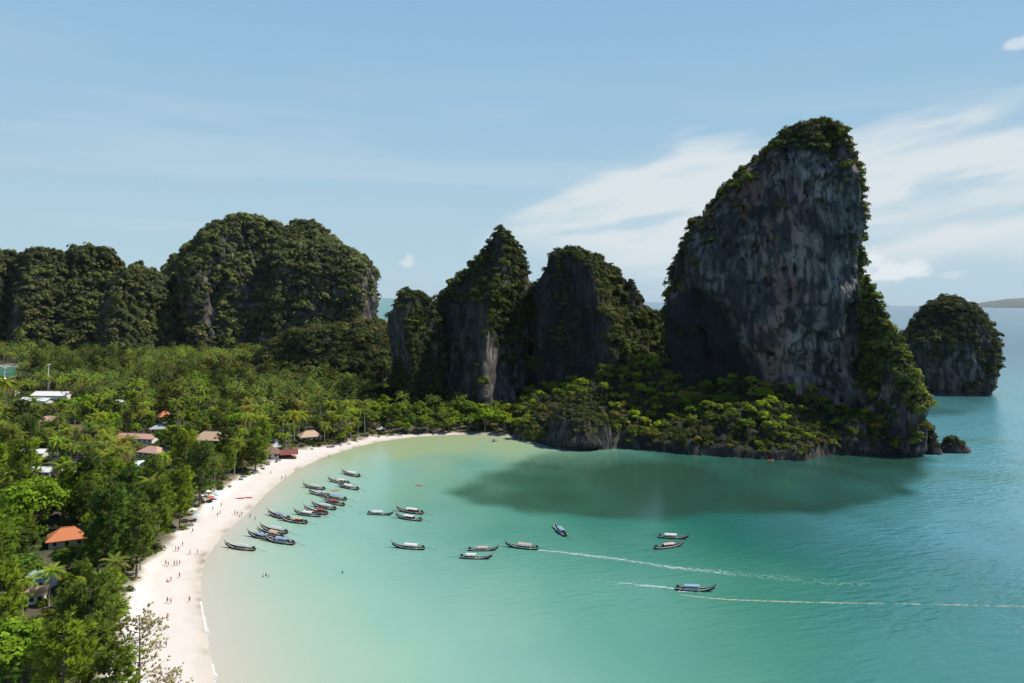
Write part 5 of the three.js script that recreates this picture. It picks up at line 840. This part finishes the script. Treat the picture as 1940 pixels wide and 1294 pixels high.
function pose(kind) { // joints: hips at 0.92, shoulders at 1.42, head top 1.72
  const legs = kind === 'walk' ? [[0.26, -0.05], [-0.28, -0.02]] : kind === 'sit' ? null : [[0.03, 0], [-0.03, 0]], hip = kind === 'sit' ? 0.16 : 0.92, b = [];
  const sh = hip + 0.5, lean = kind === 'sit' ? -0.06 : 0.02, nk = [lean, sh + 0.04, 0], head = [lean + 0.02, sh + 0.24, 0];
  b.push([[0, hip, -0.07], 0.105, [0, hip, 0.07], 0.105], [[0, hip + 0.05, 0], 0.12, [lean, sh - 0.12, 0], 0.135], [[lean, sh - 0.03, -0.13], 0.075, [lean, sh - 0.03, 0.13], 0.075], [nk, 0.055, [lean, sh + 0.12, 0], 0.05], [[head[0], head[1] - 0.03, 0], 0.075, [head[0], head[1] + 0.04, 0], 0.088], [[head[0] + 0.07, head[1] - 0.035, 0], 0.025, [head[0] + 0.085, head[1] - 0.05, 0], 0.02]);
  [-1, 1].forEach((s, i) => {
    if (legs) { const [fx] = legs[i], knee = [fx * 0.55 + 0.03, 0.5, s * 0.09], ank = [fx - (fx < 0 ? 0.08 : 0), 0.08 + (fx < -0.1 ? 0.06 : 0), s * 0.09]; b.push([[0, hip - 0.02, s * 0.085], 0.09, knee, 0.058], [knee, 0.056, ank, 0.036], [ank, 0.036, [ank[0] + 0.16, ank[1] - 0.045, s * 0.1], 0.028]); }
    else { const knee = [0.36, 0.42, s * 0.12], ank = [0.62, 0.07, s * 0.12]; b.push([[0.02, hip, s * 0.085], 0.09, knee, 0.06], [knee, 0.056, ank, 0.038], [ank, 0.036, [ank[0] + 0.15, 0.04, s * 0.13], 0.028]); }
    const swing = kind === 'walk' ? -legs[i][0] * 0.8 : 0.03, elbow = kind === 'sit' ? [lean - 0.1, sh - 0.3, s * 0.24] : [lean + swing * 0.5, sh - 0.3, s * 0.22], wrist = kind === 'sit' ? [lean + 0.2, hip + 0.2, s * 0.2] : [lean + swing + 0.06, sh - 0.54, s * 0.21], v = [wrist[0] - elbow[0], wrist[1] - elbow[1], 0], l = Math.hypot(...v);
    b.push([[lean, sh - 0.03, s * 0.16], 0.055, elbow, 0.042], [elbow, 0.042, wrist, 0.03], [wrist, 0.03, [wrist[0] + v[0] / l * 0.09, wrist[1] + v[1] / l * 0.09, wrist[2]], 0.032]);
    for (let f = 0; f < 4; f++) { const o = (f - 1.5) * 0.019, k = 0.15 + (f === 1 ? 0.03 : f === 2 ? 0.02 : 0); b.push([[wrist[0] + v[0] / l * 0.09 + o, wrist[1] + v[1] / l * 0.09, wrist[2]], 0.011, [wrist[0] + v[0] / l * k + o + 0.01, wrist[1] + v[1] / l * k, wrist[2] - s * 0.015], 0.008]); }
    b.push([[wrist[0] + v[0] / l * 0.03 + 0.02, wrist[1] + v[1] / l * 0.03, wrist[2]], 0.012, [wrist[0] + v[0] / l * 0.1 + 0.055, wrist[1] + v[1] / l * 0.1, wrist[2]], 0.009]);
  });
  return { body: bodyField(b, 92, kind === 'sit' ? 0.62 : 0.95, [kind === 'sit' ? 0.25 : 0, kind === 'sit' ? 0.5 : 0.87, 0]), hip, sh, lean, head };
}
function personProto(kind, skin, cloth, top) {
  const p = personProto.poses[kind] ??= pose(kind), o = new THREE.Group(); mesh('body', p.body, SKIN[skin], o);
  const wrap = (y0, y1, r0, r1, x0, x1) => { const g = new THREE.CylinderGeometry(r1, r0, y1 - y0, 18, 4, true); g.scale(0.9, 1, 1.35); g.translate((x0 + x1) / 2, (y0 + y1) / 2, 0); return g; };
  mesh('shorts', wrap(p.hip - 0.16, p.hip + 0.1, 0.15, 0.132, 0, 0), CLOTH[cloth], o);
  if (top) mesh('shirt', wrap(p.hip + 0.08, p.sh + 0.0, 0.14, 0.16, p.lean * 0.4, p.lean), CLOTH[top], o);
  const h = new THREE.SphereGeometry(0.1, 16, 10, 0, TAU, 0, Math.PI * 0.58); h.rotateZ(0.45); h.translate(p.head[0] - 0.012, p.head[1] + 0.012, 0); mesh('hair', h, HAIR, o); return o;
}
personProto.poses = {};
const who = [personProto('stand', 0, 'black', null), personProto('walk', 0, 'red', null), personProto('stand', 1, 'blue', 'white'), personProto('walk', 1, 'black', 'black'), personProto('sit', 0, 'red', null), personProto('stand', 0, 'red', 'red'), personProto('walk', 0, 'blue', null)];
const whoSays = ['standing person in dark swimwear', 'walker in red shorts', 'standing person in white shirt', 'walker in black', 'seated bather in red', 'standing person in red', 'walker in blue shorts'];
for (const [px, py, k, where] of [
  [346, 1034, 0, 'on the sand below the narrow part of the beach'], [333, 1044, 2, 'left of a pair on the sand near the feathery trees'], [338, 1044, 1, 'right of a pair on the sand near the feathery trees'], [360, 1048, 6, 'on the wet sand, left of the next stroller'], [374, 1046, 0, 'closest to the water near the lone black longtail'],
  [314, 1071, 3, 'at the left end of a row of five'], [319, 1073, 1, 'second from the left in a row of five'], [330, 1071, 5, 'in the middle of a row of five'], [335, 1069, 2, 'second from the right in a row of five'], [340, 1069, 0, 'at the right end of a row of five'],
  [340, 1092, 6, 'alone below the row of five'], [317, 1101, 4, 'on a red towel beside a standing friend'], [324, 1101, 5, 'beside the seated one on the red towel'], [359, 1136, 0, 'alone by the water at the white ripple'], [317, 1141, 3, 'left one of a couple on the lower beach'], [324, 1142, 0, 'right one of a couple on the lower beach'],
  [303, 1226, 3, 'left one of two beside the thin see-through tree'], [315, 1225, 2, 'right one of two beside the thin see-through tree'], [365, 1009, 3, 'in the shade line under the sand edge trees'], [306, 1046, 0, 'at the tree line next to a fallen shadow'],
  [417, 973, 1, 'beside the white parasols'], [403, 968, 5, 'in front of the parasols on the upper sand'], [419, 960, 0, 'behind the parasols on the upper sand'], [412, 978, 6, 'below the parasols on the upper sand'], [445, 972, 3, 'at the left of a group of four near the red kayaks'], [450, 973, 1, 'second from left of the four near the red kayaks'], [454, 975, 4, 'third of the four near the red kayaks'], [458, 973, 0, 'at the right of the four near the red kayaks'],
  [474, 976, 0, 'at the wet sand facing the moored longtails'], [484, 980, 6, 'stepping into the water near the moored longtails'], [534, 905, 3, 'left of two on the upper beach below the bar'], [541, 901, 0, 'right of two on the upper beach below the bar'], [513, 897, 2, 'by the rocks below the beach bar'], [625, 863, 2, 'far up the beach beside the palms'],
]) { const [x, , z] = ground(px, py, 1), y = landH(x, z), o = copyOf(who[k], 'person', [x, y, z], px * 1.37 % TAU, 1.04, whoSays[k] + ' ' + where, 'person', 'people on the beach'); }
for (const [px, py, k, where] of [[649, 1086, 0, 'alone in mid bay, waist deep'], [499, 1093, 2, 'at the left of three wading in the shallows'], [504, 1091, 0, 'in the middle of three wading in the shallows'], [509, 1093, 1, 'at the right of three wading in the shallows']]) { const [x, , z] = ground(px, py, 0); copyOf(who[k], 'person', [x, -0.75, z], px % TAU, 1.04, whoSays[k] + ' ' + where, 'person', 'people in the water'); }

for (const [i, lx, k, lb] of [[23, -3.7, 3, 'boatman at the stern of the longtail drawing the long wake'], [23, 2.6, 4, 'seated passenger at the prow side of the longtail drawing the long wake'], [27, -3.7, 5, 'boatman in red at the stern of the longtail heading out'], [27, 2.9, 4, 'seated passenger ahead of the blue roof of the longtail heading out'], [1, -3.6, 0, 'person standing at the stern of the second longtail of the moored row'], [1, 2.2, 3, 'person in black at the prow side of the second longtail of the moored row'], [20, -3.6, 6, 'boatman on the lone longtail in mid bay']]) { const b = boats[i]; b.updateMatrix(); const p = new THREE.Vector3(lx, 0.04, 0.1).applyMatrix4(b.matrix); copyOf(who[k], 'person', [p.x, p.y, p.z], b.rotation.y, 1, lb, 'person', 'people on the boats'); }

// ------------------------------------------------------------------ parasols, boulders at the head of the beach
{
  const o = new THREE.Group(), T = new Tris(), P = new Tris(), W = [1, 1, 1]; for (let i = 0; i < 12; i++) { const a = i / 12 * TAU, b = (i + 1) / 12 * TAU, q = (t, r, y) => [Math.cos(t) * r, y, Math.sin(t) * r]; T.tri(q(b, 0.8, 2.25), q(a, 0.8, 2.25), [0, 2.5, 0], W); T.quad(q(b, 1.5, 1.9), q(a, 1.5, 1.9), q(a, 0.8, 2.25), q(b, 0.8, 2.25), W); } tube(P, [[0, -0.4, 0, 0.03], [0, 2.55, 0, 0.03]], 6, W, true);
  mesh('canopy', T.geo(), mat(0.78, 0.77, 0.74), o); mesh('pole', P.geo(), timber, o);
  const red = mat(0.5, 0.1, 0.08), blue = mat(0.35, 0.5, 0.62);
  for (const [px, py, c, lb] of [[386, 949, 0, 'white beach parasol closest to the sand edge trees'], [392, 942, 0, 'white beach parasol at the back of the parasol cluster'], [400, 952, 1, 'red beach parasol in the parasol cluster'], [410, 946, 2, 'pale blue beach parasol at the beach side of the parasol cluster'], [365, 976, 0, 'white beach parasol under the olive feathery tree'], [371, 986, 2, 'pale blue beach parasol under the olive feathery tree']]) { const [x, , z] = ground(px, py, 1.5), p = copyOf(o, 'parasol', [x, landH(x, z), z], px, 1.15, lb, 'parasol', 'parasols on the beach'); if (c) p.children[0].material = c === 1 ? red : blue; }
  const rocks = [1, 2, 3].map((s) => { const g = new THREE.IcosahedronGeometry(1, 4), Q = g.attributes.position; for (let i = 0; i < Q.count; i++) { const x = Q.getX(i), y = Q.getY(i), z = Q.getZ(i), r = 1 + fbm(x * 1.3 + s * 9, y * 1.3, z * 1.3, 3) * 0.7; Q.setXYZ(i, x * r, y * r * 0.62, z * r * 0.85); } g.computeVertexNormals(); return g; });
  const greyRock = mat(0.17, 0.16, 0.15, 0.9, { bumpMap: grain, bumpScale: 0.1 }), R = rng(55);
  const B = [[937, 836, 1.9, 'dark boulder alone in the shallows off the beach end'], [971, 833, 1.6, 'left boulder of the three in a row in the shallows'], [982, 834, 1.4, 'middle boulder of the three in a row in the shallows'], [993, 835, 1.7, 'right boulder of the three in a row in the shallows'], [998, 828, 2.4, 'wide boulder where the sand meets the dark rock knob']];
  for (const [px, py, s, lb] of B) { const [x, , z] = ground(px, py), m = mesh('boulder', rocks[Math.floor(R() * 3)], greyRock); m.position.set(x, 0.1, z); m.scale.set(s, s, s); m.rotation.y = R() * 6; tag(m, lb, 'boulder', 'boulders'); }
  for (let i = 0; i < 46; i++) { const k = 5 + R() * 12.5, a = sandEdge[Math.floor(k)], b = sandEdge[Math.floor(k) + 1], t = k % 1, x = lerp(a[0], b[0], t) + R() * 2.5, z = lerp(a[1], b[1], t) + R() * 2.5, m = mesh('boulder', rocks[i % 3], greyRock), s = 0.5 + R() * 0.8; m.position.set(x, landH(x, z) + 0.1, z); m.scale.set(s * 1.3, s, s); m.rotation.y = R() * 6; tag(m, (s > 1 ? 'large' : s < 0.75 ? 'small' : 'middling') + ' grey boulder at the tree line ' + place(x, z), 'boulder', 'boulders along the head of the beach'); toTell.push(m); }
}
tellApart(toTell);

scene.fog = new THREE.FogExp2(new THREE.Color(0.8, 0.9, 1.0), 0.000008);
renderer.render(scene, camera);
